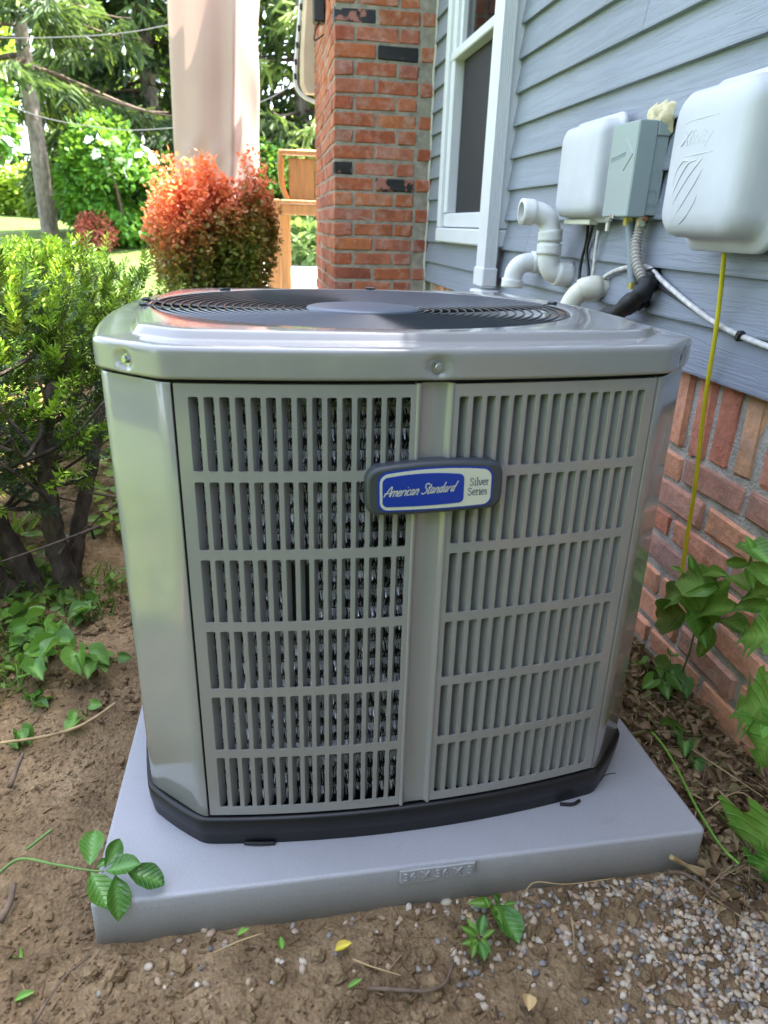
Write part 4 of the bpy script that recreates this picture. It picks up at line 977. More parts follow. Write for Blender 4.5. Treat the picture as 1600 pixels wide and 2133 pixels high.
# ---------------------------------------------------------------- yew bush
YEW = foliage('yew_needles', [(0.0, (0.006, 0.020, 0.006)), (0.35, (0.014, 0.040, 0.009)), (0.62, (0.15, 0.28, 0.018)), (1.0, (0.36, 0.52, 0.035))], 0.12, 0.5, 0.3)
def needle_set():
    q = np.array([(0, 0, 0), (0.055, 0.45, 0.01), (0, 1, 0), (-0.055, 0.45, 0.01)]); return q, np.array([(0, 1, 2, 3)])
def sprig_arrays(P, D, L, nn, nl, ang, radial, tint_b, tint_v, rg):
    """needles along short shoots"""
    m = len(P); Bm = basis(D, roll=rg.uniform(-0.7, 0.7, m))
    k = np.arange(nn); t = (k + 0.5) / nn; side = np.where(k % 2 == 0, 1.0, -1.0)
    pos = P[:, None] + D[:, None] / np.linalg.norm(D, axis=1)[:, None, None] * (t[None, :, None] * L[:, None, None])
    if radial: ph = k * 2.4; lat = np.stack([np.cos(ph), np.zeros(nn), np.sin(ph)], 1)
    else: lat = np.stack([side, np.zeros(nn), 0.12 + 0 * side], 1)
    a = ang * (1 - 0.35 * t); loc = lat * np.sin(a)[:, None] + np.stack([0 * a, np.cos(a), 0 * a], 1)
    d = np.einsum('mij,nj->mni', Bm, loc) + rg.normal(0, 0.10, (m, nn, 3))
    upv = Bm[:, :, 2][:, None].repeat(nn, 1)
    ln = nl * (1 - 0.35 * np.abs(t - 0.45) * 2) * rg.uniform(0.8, 1.15, (m, nn))
    ti = np.clip(tint_b[:, None] + tint_v * rg.normal(0, 1, (m, nn)), 0, 1)
    return pos.reshape(-1, 3), d.reshape(-1, 3), ln.ravel(), ti.ravel(), upv.reshape(-1, 3)
yew = empty('yew_bush', (-0.22, 0.86, 0.05), label='dark yew bush with bright green tips left of the air conditioner', cat='bush')
YO = np.array([-0.22, 0.86, 0.05])
yrg = np.random.default_rng(4)
# stems
stems = [[(0.01, 0.0, -0.05), (-0.02, 0.03, 0.12), (-0.03, 0.05, 0.28), (-0.02, 0.10, 0.45), (0.02, 0.2, 0.60)],
         [(-0.05, 0.0, -0.05), (-0.10, 0.02, 0.10), (-0.16, 0.03, 0.25), (-0.22, 0.08, 0.42), (-0.25, 0.15, 0.60)],
         [(-0.08, 0.02, -0.05), (-0.15, 0.0, 0.08), (-0.24, 0.0, 0.22), (-0.38, 0.04, 0.36), (-0.55, 0.1, 0.52)],
         [(-0.03, 0.05, -0.05), (0.0, 0.12, 0.14), (0.03, 0.25, 0.30), (0.05, 0.45, 0.48), (0.08, 0.7, 0.62)],
         [(-0.10, 0.06, -0.05), (-0.18, 0.15, 0.15), (-0.28, 0.3, 0.3), (-0.35, 0.5, 0.48), (-0.4, 0.7, 0.6)]]
rads = [0.024, 0.027, 0.024, 0.018, 0.019]
ends = []
for s, r0 in zip(stems, rads):
    P = catmull(s, 7); P = P + yrg.normal(0, 0.004, P.shape); k = len(P)
    P = catmull(s, 16); k = len(P); v_, f_ = tube_geo(P, r0 * np.linspace(1.2, 0.38, k) * (1 + 0.08 * np.sin(np.arange(k) * 1.1)), 22); v_ = np.array(v_); ce = np.repeat(P, 22, 0); ph = np.tile(np.arange(22), k); am = 1 + 0.16 * np.sin(ph * 2.0 + np.repeat(np.arange(k), 22) * 0.12) * yrg.uniform(0.5, 1.2, len(v_)) + yrg.normal(0, 0.06, len(v_)); MB().add((ce + (v_ - ce) * am[:, None]).tolist(), f_).build('stem', BARK_Y, yew, sm=True)
    ends += [(P[int(k * f)], P[min(k - 1, int(k * f) + 1)] - P[int(k * f)]) for f in (0.45, 0.6, 0.72, 0.85, 0.97)]
bm_ = MB(); tips = []
for (p, d) in ends:
    for _ in range(4):
        dd = d / np.linalg.norm(d) * 0.5 + yrg.normal(0, 0.6, 3); dd[2] = abs(dd[2]) * 0.5 + 0.05; dd /= np.linalg.norm(dd)
        L_ = yrg.uniform(0.15, 0.38); Q = catmull([p, p + dd * L_ * 0.5 + yrg.normal(0, 0.03, 3), p + dd * L_ + [0, 0, 0.04]], 5)
        if Q[-1][2] > 0.62 or Q[-1][0] > 0.16: continue
        bm_.tube(Q, np.linspace(0.007, 0.0025, len(Q)), 5); tips.append(Q)
for _ in range(45):
    p = np.array([yrg.uniform(-0.6, 0.12), yrg.uniform(-0.12, 0.5), yrg.uniform(0.10, 0.35)]); dd = yrg.normal(0, 1, 3); dd[2] *= 0.35; dd /= np.linalg.norm(dd); L_ = yrg.uniform(0.08, 0.28)
    bm_.tube(catmull([p, p + dd * L_ * 0.5 + yrg.normal(0, 0.02, 3), p + dd * L_], 4), np.linspace(0.004, 0.0015, 9), 4)
tag(bm_.build('twigs', BARK_Y, yew, sm=True), kind='stuff')
# shoots through the crown volume
def yew_pts(n):
    out = []; dirs = []
    while len(out) < n:
        u = yrg.normal(0, 1, 3); u /= np.linalg.norm(u)
        c, rad = [((-0.42, 0.28, 0.52), (0.52, 0.55, 0.27)), ((-0.10, 0.75, 0.58), (0.28, 0.42, 0.15)), ((-0.20, 0.10, 0.48), (0.30, 0.28, 0.27)), ((-0.5, -0.02, 0.42), (0.33, 0.28, 0.28))][yrg.choice(4, p=[0.45, 0.17, 0.18, 0.2])]
        f = yrg.uniform(0.35, 1.0) ** 0.45
        p = np.array(c) + np.array(rad) * u * f
        lump = vnoise(p[0] * 1 + p[2] * 0.7, p[1] - p[2] * 0.5, 7.0)
        if lump < -0.06 + 0.0 * f: continue
        if p[2] < 0.30 and yrg.random() < 0.72: continue
        if p[2] < 0.12: continue
        w = p + YO
        # keep clear of the air conditioner
        if w[0] > 0.0 and w[1] < 1.02: continue
        if w[0] > -0.02 + 0.0 and w[2] > 0.95: continue
        if w[2] > 0.91 + 0.03 * yrg.random(): continue
        out.append(p); d = u * np.array([0.8, 0.8, 0.5]) + np.array([0, 0, 0.55]) + yrg.normal(0, 0.35, 3); dirs.append(d / np.linalg.norm(d))
    return np.array(out), np.array(dirs)
P, D = yew_pts(2400); m = len(P)
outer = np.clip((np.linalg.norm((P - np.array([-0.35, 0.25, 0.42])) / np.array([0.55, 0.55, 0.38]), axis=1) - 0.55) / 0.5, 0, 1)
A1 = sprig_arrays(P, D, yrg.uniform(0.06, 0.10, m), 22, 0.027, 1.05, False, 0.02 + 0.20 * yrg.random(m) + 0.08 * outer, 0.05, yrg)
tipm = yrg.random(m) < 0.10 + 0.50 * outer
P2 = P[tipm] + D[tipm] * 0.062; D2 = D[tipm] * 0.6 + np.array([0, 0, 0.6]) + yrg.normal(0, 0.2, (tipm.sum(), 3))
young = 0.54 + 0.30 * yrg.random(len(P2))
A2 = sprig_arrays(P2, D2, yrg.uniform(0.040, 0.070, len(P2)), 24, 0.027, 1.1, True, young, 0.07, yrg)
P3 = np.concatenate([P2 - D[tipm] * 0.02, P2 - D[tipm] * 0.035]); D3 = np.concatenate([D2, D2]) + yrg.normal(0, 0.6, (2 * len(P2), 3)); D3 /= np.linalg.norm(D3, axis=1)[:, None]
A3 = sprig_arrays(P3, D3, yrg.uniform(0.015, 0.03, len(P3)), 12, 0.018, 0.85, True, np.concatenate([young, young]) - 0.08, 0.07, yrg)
cat_ = [np.concatenate([a, b, c]) for a, b, c in zip(A1, A2, A3)]
tv, tf = needle_set()
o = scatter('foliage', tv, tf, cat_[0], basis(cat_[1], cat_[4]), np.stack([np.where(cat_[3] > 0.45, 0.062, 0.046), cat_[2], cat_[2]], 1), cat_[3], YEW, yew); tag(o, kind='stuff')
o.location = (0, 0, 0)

# ---------------------------------------------------------------- generic leaf crowns
LEAFQ = (np.array([(0, 0, 0), (0.32, 0.35, 0.05), (0.28, 0.72, 0.02), (0, 1, -0.05), (-0.28, 0.72, 0.02), (-0.32, 0.35, 0.05)]), np.array([(0, 1, 2, 3), (0, 3, 4, 5)]))
def shell_pts(n, c, rad, rg, lump=6.0, thr=-0.2, fmin=0.3, lower=None):
    out = np.zeros((0, 3)); U = np.zeros((0, 3))
    while len(out) < n:
        u = rg.normal(0, 1, (n, 3)); u /= np.linalg.norm(u, axis=1)[:, None]; f = rg.uniform(fmin, 1, n) ** 0.5
        bumpy = 1 + 0.22 * vnoise(u[:, 0] * 2 + u[:, 2], u[:, 1] * 2 - u[:, 2], 1.6)
        p = np.array(c) + u * np.array(rad) * (f * bumpy)[:, None]
        ok = vnoise(p[:, 0] + p[:, 2] * 0.6, p[:, 1] - p[:, 2] * 0.8, lump) > thr
        out = np.concatenate([out, p[ok]]); U = np.concatenate([U, u[ok]])
    return out[:n], U[:n]
def crown(parent, name, c, rad, n, ls, mat, rg, tint=(0.3, 0.25), lump=3.0, thr=-0.15, droop=0.2, tmpl=LEAFQ, fmin=0.3, tintz=0.0):
    p, u = shell_pts(n, c, rad, rg, lump, thr, fmin)
    d = u + rg.normal(0, 0.7, (n, 3)) + np.array([0, 0, -droop])
    clump = vnoise(p[:, 0] * 1.0 + p[:, 2], p[:, 1] + p[:, 2] * 0.5, lump * 1.4)
    ti = np.clip(tint[0] + tint[1] * rg.normal(0, 1, n) + 0.5 * clump + tintz * (p[:, 2] - c[2]) / rad[2], 0, 1)
    o = scatter(name, tmpl[0], tmpl[1], p, basis(d, roll=rg.uniform(-0.9, 0.9, n)), ls * rg.uniform(0.7, 1.3, n), ti, mat, parent); tag(o, kind='stuff'); return o
# ---------------------------------------------------------------- barberry bushes
BARB = foliage('barberry_leaves', [(0.0, (0.13, 0.19, 0.025)), (0.35, (0.26, 0.19, 0.045)), (0.6, (0.52, 0.16, 0.06)), (0.8, (0.76, 0.20, 0.095)), (1.0, (0.88, 0.31, 0.13))], 0.35, 0.45, 0.4, (0.85, 0.28, 0.10))
def barberry(c, rx, ry, h, nst, label, seed, redtop=0.62):
    rg = np.random.default_rng(seed); c = np.array(c)
    root = empty('barberry_bush', tuple(c), label=label, cat='bush', group='red barberry bushes')
    stem = MB(); PP = []; DD = []; TI = []; LS = []
    for i in range(nst):
        a = rg.uniform(0, 2 * math.pi); r_ = math.sqrt(rg.random()); top = np.array([rx * r_ * math.cos(a) * (1 + 0.25 * math.sin(3 * a)), ry * r_ * math.sin(a), h * (1 + 0.10 * math.sin(2.3 * a + seed)) * (0.70 + 0.40 * rg.random() ** 1.4) * (1 - 0.16 * r_ ** 3)])
        base = np.array([top[0] * 0.25, top[1] * 0.25, 0]); mid_ = base * 0.4 + top * 0.6 + np.array([top[0] * 0.18, top[1] * 0.18, -0.02])
        Q = catmull([base, mid_, top], 12); k = len(Q)
        if i % 3 == 0: stem.tube(Q[:-2], np.linspace(0.004, 0.0012, k - 2), 4)
        for j in range(2, k):
            for _ in range(4 if j < k - 6 else 6):
                t = j / k; out = Q[j] * np.array([1, 1, 0]); d = rg.normal(0, 0.8, 3) + out * 1.5 + np.array([0, 0, 0.35])
                PP.append(Q[j] + rg.normal(0, 0.018, 3)); DD.append(d); LS.append(rg.uniform(0.020, 0.036))
                TI.append(np.clip((Q[j][2] / h - redtop) * 1.9 + 0.62 - 0.35 * (top[0] > 0.12 * rx) * (rg.random()) + rg.normal(0, 0.13), 0, 1) if Q[j][2] / h > 0.3 else np.clip(0.12 + rg.normal(0, 0.12), 0, 1))
    tag(stem.build('stems', TWIGM, root), kind='stuff')
    PP = np.array(PP); DD = np.array(DD)
    o = scatter('foliage', LEAFQ[0], LEAFQ[1], PP, basis(DD, roll=rg.uniform(-1, 1, len(PP))), np.array(LS), np.array(TI), BARB, root); tag(o, kind='stuff')
    return root
barberry((-0.13, 3.62, PATZ), 0.22, 0.24, 0.81, 165, 'orange red barberry bush with glowing top in front of the curtain', 31, 0.66)
barberry((0.14, 3.66, PATZ), 0.20, 0.22, 0.80, 150, 'darker green and red barberry bush beside the wooden post', 32, 0.86)
# little red shrub on the lawn edge
sb = ony(205, 535, 11.7)
root = empty('red_shrub', (sb[0], sb[1], gz(sb[0], sb[1]) - 0.02), label='small pink red shrub on the lawn edge near the tree trunk', cat='shrub')
crown(root, 'foliage', (0, 0, 0.28), (0.33, 0.3, 0.30), 1500, 0.05, foliage('pink_leaves', [(0, (0.30, 0.07, 0.05)), (1, (0.70, 0.24, 0.18))], 0.3, 0.45, 0.4, (0.85, 0.35, 0.2)), np.random.default_rng(5))
MB().tube([(0, 0, 0), (0.02, 0, 0.3)], 0.015, 5).build('stem', TWIGM, root)
# ---------------------------------------------------------------- viburnum with white flowers
VIB = foliage('viburnum_leaves', [(0, (0.03, 0.11, 0.015)), (0.5, (0.08, 0.23, 0.025)), (1, (0.18, 0.38, 0.04))], 0.3)
vb = ony(255, 520, 12.4); rg = np.random.default_rng(8)
root = empty('viburnum_shrub', (vb[0], vb[1], gz(vb[0], vb[1])), label='green shrub with flat white flower clusters behind the barberry', cat='shrub')
crown(root, 'foliage', (0, 0, 1.0), (0.92, 0.85, 1.02), 7500, 0.10, VIB, rg, (0.45, 0.15), 2.2, -0.12, 0.5)
MB().tube(catmull([(0, 0, -0.1), (0.05, 0, 0.5), (-0.05, 0.05, 1.2)], 5), np.linspace(0.05, 0.02, 11), 7).build('stem', TWIGM, root)
FLW = simple('white_petals', (0.78, 0.80, 0.76), 0.7)
fl = MB()
for i in range(16):
    a = i * 2.4; r_ = 0.022 * math.sqrt(i); c = np.array([r_ * math.cos(a), r_ * math.sin(a), 0.004 * math.sin(i)])
    fl.add([c + 0.030 * np.array([math.cos(t), math.sin(t), 0.25 * (k % 2)]) for k, t in enumerate(np.arange(5) * 1.257)], [(0, 1, 2, 3, 4)])
flm = fl.mesh('flower_cluster', FLW)
for px, py in ((185, 290), (200, 320), (220, 298), (222, 335), (243, 292), (250, 335), (270, 340), (222, 357), (262, 365), (290, 322), (318, 330), (272, 300), (305, 312)):
    w = ony(px, py, vb[1] - 0.80 + 0.2 * rg.random()) - np.array(root.location)
    o = link('flower_cluster', flm, root, tuple(w), (R(55) + rg.normal(0, 0.2), rg.normal(0, 0.2), rg.uniform(0, 6))); o.scale = (0.85,) * 3
# ---------------------------------------------------------------- hedge and left branches
HED = foliage('hedge_leaves', [(0, (0.10, 0.20, 0.02)), (1, (0.34, 0.46, 0.05))], 0.4)
rg = np.random.default_rng(9)
for i, (cx, lab) in enumerate(((-11.5, 'bright yellow green hedge section at the far left'), (-8.6, 'bright yellow green hedge section behind the tree trunk'), (-5.6, 'bright yellow green hedge section right of the tree trunk'))):
    root = empty('hedge', (cx, 23.5, gz(cx, 23.5) - 0.1), label=lab, cat='hedge', group='hedge along the far edge of the lawn')
    crown(root, 'foliage', (0, 0, 0.75), (1.85, 0.8, 0.95), 4200, 0.16, HED, rg, (0.5, 0.25), 1.2, -0.3, 0.1)
    MB().tube([(0, 0, 0), (0.05, 0, 0.9)], 0.05, 6).build('stem', TWIGM, root)
# ---------------------------------------------------------------- conifers
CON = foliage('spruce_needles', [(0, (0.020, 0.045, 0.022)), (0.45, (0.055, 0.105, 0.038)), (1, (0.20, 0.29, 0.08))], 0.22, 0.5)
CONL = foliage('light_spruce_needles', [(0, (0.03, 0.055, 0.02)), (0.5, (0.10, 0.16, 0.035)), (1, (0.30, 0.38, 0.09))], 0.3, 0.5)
tvn = np.array([(0, 0, 0), (0.10, 0.3, 0), (0.05, 0.85, -0.05), (0, 1, -0.1), (-0.05, 0.85, -0.05), (-0.10, 0.3, 0)])
NEED = (np.concatenate([tvn, tvn[:, [2, 1, 0]]]), np.array([(0, 1, 2, 3), (0, 3, 4, 5), (6, 7, 8, 9), (6, 9, 10, 11)]))
def conifer(name, base, h, r0, zlow, nb, mat, label, seed, trunk_r=0.16, lean=(0, 0), dens=1.0, ls=0.17, brown=0.0, span=None, sag=0.28):
    rg = np.random.default_rng(seed); root = empty(name, tuple(base), label=label, cat='tree')
    tp = catmull([(0, 0, -0.2), (lean[0] * 0.35, lean[1] * 0.35, h * 0.3), (lean[0] * 0.7, lean[1] * 0.7, h * 0.65), (lean[0], lean[1], h)], 10)
    tr = MB(); tr.tube(tp, np.linspace(trunk_r * 1.15, 0.03, len(tp)), 12); 
    tr.build('trunk', BARK_T, root, sm=True); lim = MB(); PP = []; DD = []; TI = []
    for i in range(nb):
        z = zlow + (h - zlow) * rg.random() ** 1.25; f = (z - 0) / h; a = rg.uniform(0, 2 * math.pi) if span is None else rg.uniform(*span); L_ = r0 * (1 - f * 0.85) * rg.uniform(0.65, 1.1)
        k = np.argmin(abs(tp[:, 2] - z)); o_ = np.array([tp[k, 0], tp[k, 1], z]); dr = np.array([math.cos(a), math.sin(a), 0])
        s = np.linspace(0, 1, 9); Q = o_ + np.outer(s * L_, dr) + np.outer(-sag * L_ * s ** 1.5 + 0.16 * L_ * s ** 4, [0, 0, 1])
        lim.tube(Q, np.linspace(0.028, 0.006, 9) * (L_ / 2.2 + 0.3), 4)
        nt_ = int(60 * dens * L_); u = rg.uniform(0.18, 1, nt_)
        q = np.stack([np.interp(u, s, Q[:, c]) for c in range(3)], 1); sd_ = np.array([-dr[1], dr[0], 0])
        lat = rg.uniform(-1, 1, nt_) * (0.42 * L_ * (1 - u) + 0.12)
        q = q + sd_ * lat[:, None] + np.array([0, 0, -1]) * (np.abs(lat) * 0.35 + rg.uniform(0, 0.16, nt_))[:, None]
        d = dr * 0.5 + sd_ * np.sign(lat)[:, None] * 0.5 + rg.normal(0, 0.35, (nt_, 3)) + np.array([0, 0, -0.55])
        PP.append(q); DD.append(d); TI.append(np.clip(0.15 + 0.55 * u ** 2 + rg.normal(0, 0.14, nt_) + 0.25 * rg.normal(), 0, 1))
    tag(lim.build('limbs', TWIGM, root), kind='stuff')
    PP = np.concatenate(PP); DD = np.concatenate(DD); TI = np.concatenate(TI)
    o = scatter('crown', NEED[0], NEED[1], PP, basis(DD, roll=rg.uniform(-1.5, 1.5, len(PP))), ls * rg.uniform(0.6, 1.5, len(PP)), TI, mat, root); tag(o, kind='stuff'); return root
tb_ = ony(107, 502, 13.0); g0 = gz(tb_[0], 13.0)
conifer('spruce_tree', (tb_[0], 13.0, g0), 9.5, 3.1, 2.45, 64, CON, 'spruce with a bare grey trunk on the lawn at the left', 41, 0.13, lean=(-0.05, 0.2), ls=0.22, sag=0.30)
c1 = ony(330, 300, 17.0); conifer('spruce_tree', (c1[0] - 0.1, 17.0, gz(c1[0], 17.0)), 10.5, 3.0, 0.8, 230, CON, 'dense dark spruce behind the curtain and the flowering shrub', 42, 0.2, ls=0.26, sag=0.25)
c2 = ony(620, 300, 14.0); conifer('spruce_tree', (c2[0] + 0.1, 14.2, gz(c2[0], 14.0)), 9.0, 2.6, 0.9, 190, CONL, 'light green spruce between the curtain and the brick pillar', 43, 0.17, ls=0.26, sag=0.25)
c3 = ony(120, 200, 29.0)
BRD = foliage('broad_leaves', [(0, (0.06, 0.13, 0.015)), (0.5, (0.20, 0.32, 0.035)), (1, (0.42, 0.52, 0.09))], 0.45)
def broadleaf(base, h, rad, n, label, seed, mat=BRD, ls=0.2, thr=-0.08, tz=0.0):
    rg = np.random.default_rng(seed); root = empty('broadleaf_tree', tuple(base), label=label, cat='tree')
    lim = MB(); lim.tube(catmull([(0, 0, -0.3), (0.1, 0, h * 0.3), (0, 0.1, h * 0.75)], 6), np.linspace(0.2, 0.06, 13), 9); lim.build('trunk', BARK_T, root, sm=True)
    l2 = MB()
    for i in range(7):
        a = i * 0.9 + rg.random(); l2.tube(catmull([(0.05, 0, h * (0.32 + 0.05 * i)), (0.5 * rad[0] * math.cos(a), 0.5 * rad[1] * math.sin(a), h * (0.45 + 0.05 * i)), (0.85 * rad[0] * math.cos(a), 0.85 * rad[1] * math.sin(a), h * (0.5 + 0.06 * i))], 4), np.linspace(0.07, 0.015, 9), 5)
    tag(l2.build('limbs', BARK_T, root), kind='stuff')
    crown(root, 'crown', (0, 0, h - rad[2]), rad, n, ls, mat, rg, (0.5, 0.2), 0.8, thr, 0.3, tintz=tz); return root
broadleaf((-12.5, 30, 1.0), 9.5, (4.2, 3.5, 4.0), 16000, 'tall pale green leafy tree far behind the hedge', 51, ls=0.30)
broadleaf((-5.0, 33, 1.2), 7.5, (3.6, 3.0, 3.2), 14000, 'sunlit leafy tree far behind the dark spruce', 52, ls=0.30)
lb = ony(-30, 300, 10.5)
broadleaf((lb[0] - 0.75, 10.5, gz(lb[0], 10.5)), 2.45, (1.15, 1.0, 0.75), 3600, 'low leafy shrub tree at the left edge beside the trunk', 53, mat=VIB, ls=0.13)
# trees in the neighbouring garden, seen only as reflections in the paint
broadleaf((-7.5, -7.0, 0.0), 6.5, (3.4, 3.4, 3.0), 4500, 'leafy garden tree outside the frame, front left', 54, ls=0.34)
broadleaf((-11.0, 0.5, 0.0), 6.0, (3.2, 3.2, 2.8), 4500, 'leafy garden tree outside the frame, far left', 55, ls=0.34)
broadleaf((-2.5, -11.0, 0.0), 6.5, (3.2, 3.2, 2.9), 4500, 'leafy garden tree outside the frame, behind the viewer', 56, ls=0.34)
# green plants under the stand by the pillar
HOS = foliage('hosta_leaves', [(0, (0.06, 0.13, 0.035)), (1, (0.24, 0.34, 0.14))], 0.3)
hb = ony(640, 540, 10.8); root = empty('hosta_plant', (hb[0] + 0.05, 10.8, PATZ + 0.02), label='leafy grey green plant on the lawn seen under the wooden stand', cat='plant')
crown(root, 'foliage', (0, 0, 0.25), (0.45, 0.4, 0.36), 700, 0.15, HOS, np.random.default_rng(3), (0.5, 0.2), 3, -0.4, 0.3)
hb = ony(560, 330, 12.6); root = empty('green_shrub', (hb[0], 12.6, gz(hb[0], 12.6)), label='dark green shrub between the barberry and the wooden stand', cat='shrub')
crown(root, 'foliage', (0, 0, 0.9), (0.55, 0.6, 0.95), 2600, 0.11, VIB, np.random.default_rng(6), (0.35, 0.15), 2.2, -0.2, 0.4)

# unseen hedge added behind the viewer to block light from the front
root = empty('hedge', (-0.5, -3.6, 0.0), label='tall dark hedge added behind the viewer to block light, outside the frame', cat='hedge')
p = np.stack([rg.uniform(-3.5, 5.0, 9000), rg.uniform(-0.5, 0.4, 9000), rg.uniform(0.0, 3.4, 9000)], 1)
o = scatter('foliage', LEAFQ[0], LEAFQ[1], p, basis(rg.normal(0, 1, (9000, 3))), rg.uniform(0.12, 0.24, 9000), rg.random(9000) * 0.6, CON, root); tag(o, kind='stuff')
MB().tube([(0, 0, 0), (0, 0, 2.2)], 0.08, 8).build('stem', BARK_T, root)
# ================================================================== PATIO THINGS
# curtain hanging from the garden gazebo
CUR = simple('pale_pink_curtain_cloth', (0.46, 0.345, 0.295), 0.8, var=0.07, vscale=2, bscale=500, bstr=0.05, bdist=0.001)
_m = CUR.node_tree; _b = [n for n in _m.nodes if n.type == 'BSDF_PRINCIPLED'][0]; _o = [n for n in _m.nodes if n.type == 'OUTPUT_MATERIAL'][0]
_t = _m.nodes.new('ShaderNodeBsdfTranslucent'); _t.inputs[0].default_value = (0.55, 0.36, 0.30, 1); _x = _m.nodes.new('ShaderNodeMixShader'); _x.inputs[0].default_value = 0.2
_m.links.new(_b.outputs[0], _x.inputs[1]); _m.links.new(_t.outputs[0], _x.inputs[2]); _m.links.new(_x.outputs[0], _o.inputs[0])
CY = 4.55
def curtain():
    rows, n = 60, 120; V = np.zeros((rows, n, 3))
    zt, zb = 2.75, 0.62
    for i in range(rows):
        z = zb + (zt - zb) * i / (rows - 1); f = np.clip((z - 1.25) / 0.9, -0.3, 1.5)
        xl = ony(362, 330, CY)[0] + (ony(347, 0, CY)[0] - ony(362, 330, CY)[0]) * f; xr_ = ony(537, 330, CY)[0] + (ony(541, 0, CY)[0] - ony(537, 330, CY)[0]) * f
        if z < 1.28: s_ = (1.28 - z) / 0.6; xl += 0.02 * s_; xr_ -= 0.03 * s_
        cx, w = (xl + xr_) / 2, (xr_ - xl) / 2; t = np.linspace(0, 2 * math.pi, n, endpoint=False)
        x = cx + w * np.sign(np.cos(t)) * np.abs(np.cos(t)) ** 0.7; d = 0.13 * np.sin(t)
        u = (x - cx) / w
        fold = 0.030 * np.sin(u * 3.1 + 0.35 * z + 0.4) + 0.022 * np.sin(u * 8 - 1.3 * z) * (0.35 + 0.65 * (u > 0.1)) + 0.035 * np.exp(-((u - 0.42 - 0.10 * (z - 1.6)) / 0.10) ** 2)
        wr = 0.012 * np.sin(z * 9 + u * 4) * np.clip(u, 0, 1) + 0.02 * np.exp(-((z - 1.33) / 0.06) ** 2) * np.sin(u * 9 + 1)
        V[i, :, 0] = x + 0.008 * np.sin(z * 5.5) * np.clip(u, 0, 1) + 0.012 * np.sin(z * 11 + 1) * np.clip(u - 0.6, 0, 1); V[i, :, 1] = CY + d - (fold + wr); V[i, :, 2] = z
    me = grid_mesh('curtain', V, n, rows, CUR, closed_u=True); return tag(link('curtain', me), 'pale pink fabric curtain gathered and hanging beside the brick pillar', 'curtain')
curtain()
# wooden stand: timber post, beam and slatted box on top
SY = 4.75
def sp(px, py, y=SY): return ony(px, py, y)
st = empty('wooden_stand', (sp(570, 500)[0], SY, PATZ), label='honey coloured cedar stand with a slatted box left of the pillar', cat='wooden stand')
S0 = np.array(st.location)
def sbox(nm, a, b, c=0.006): return MB().cbox(tuple(np.array(a) - S0), tuple(np.array(b) - S0), c).build(nm, WOODM, st)
pl_, pr_ = sp(552, 420)[0], sp(583, 420)[0]; zt = sp(570, 414)[2]; zb2 = sp(620, 448)[2]; xr2 = 1.05
sbox('post', (pl_, SY, PATZ), (pr_, SY + 0.10, zt)); sbox('post', (xr2 - 0.1, SY, PATZ), (xr2, SY + 0.1, zt)); sbox('post', (pl_ + 0.10, SY + 0.7, PATZ), (pr_ + 0.10, SY + 0.8, zt)); sbox('post', (xr2 - 0.1, SY + 0.7, PATZ), (xr2, SY + 0.8, zt))
sbox('beam', (pr_ + 0.002, SY + 0.01, zb2), (xr2 - 0.102, SY + 0.06, zt - 0.03)); sbox('deck_board', (pr_ + 0.002, SY - 0.012, zt - 0.027), (xr2, SY + 0.20, zt - 0.002))
for i in range(3): sbox('deck_board', (pl_ + 0.06, SY + 0.205 + i * 0.2, zt - 0.027), (xr2, SY + 0.40 + i * 0.2, zt - 0.002))
bt = sp(600, 318)[2]; bx0 = sp(588, 360)[0]
for i in range(4):
    y0 = SY + 0.10 + i * 0.13; q_ = [(bx0 + 0.02 + 0.012 * i, zt + 0.001), (bx0 - 0.02 + 0.012 * i, zt + 0.10), (bx0 - 0.03 + 0.012 * i, zt + 0.22), (bx0 - 0.02 + 0.012 * i, bt)]
    V = []
    for x, z in q_: V += [(x, y0, z), (x + 0.02, y0, z), (x + 0.02, y0 + 0.10, z), (x, y0 + 0.10, z)]
    MB().add([tuple(np.array(v) - S0) for v in V], [(k * 4 + j, k * 4 + (j + 1) % 4, k * 4 + 4 + (j + 1) % 4, k * 4 + 4 + j) for k in range(3) for j in range(4)] + [(3, 2, 1, 0), (12, 13, 14, 15)]).build('slat', WOODM, st)
bk0 = sp(603, 360)[0]
for i in range(3): sbox('back_board', (bk0 + 0.003 + i * 0.19, SY + 0.16, zt + 0.003), (bk0 + 0.188 + i * 0.19, SY + 0.185, bt - 0.02))
sbox('top_rail', (bx0 - 0.02, SY + 0.10, bt + 0.001), (xr2, SY + 0.22, bt + 0.03)); sbox('top_rail', (bx0 + 0.12, SY + 0.5, bt + 0.034), (xr2, SY + 0.62, bt + 0.07))
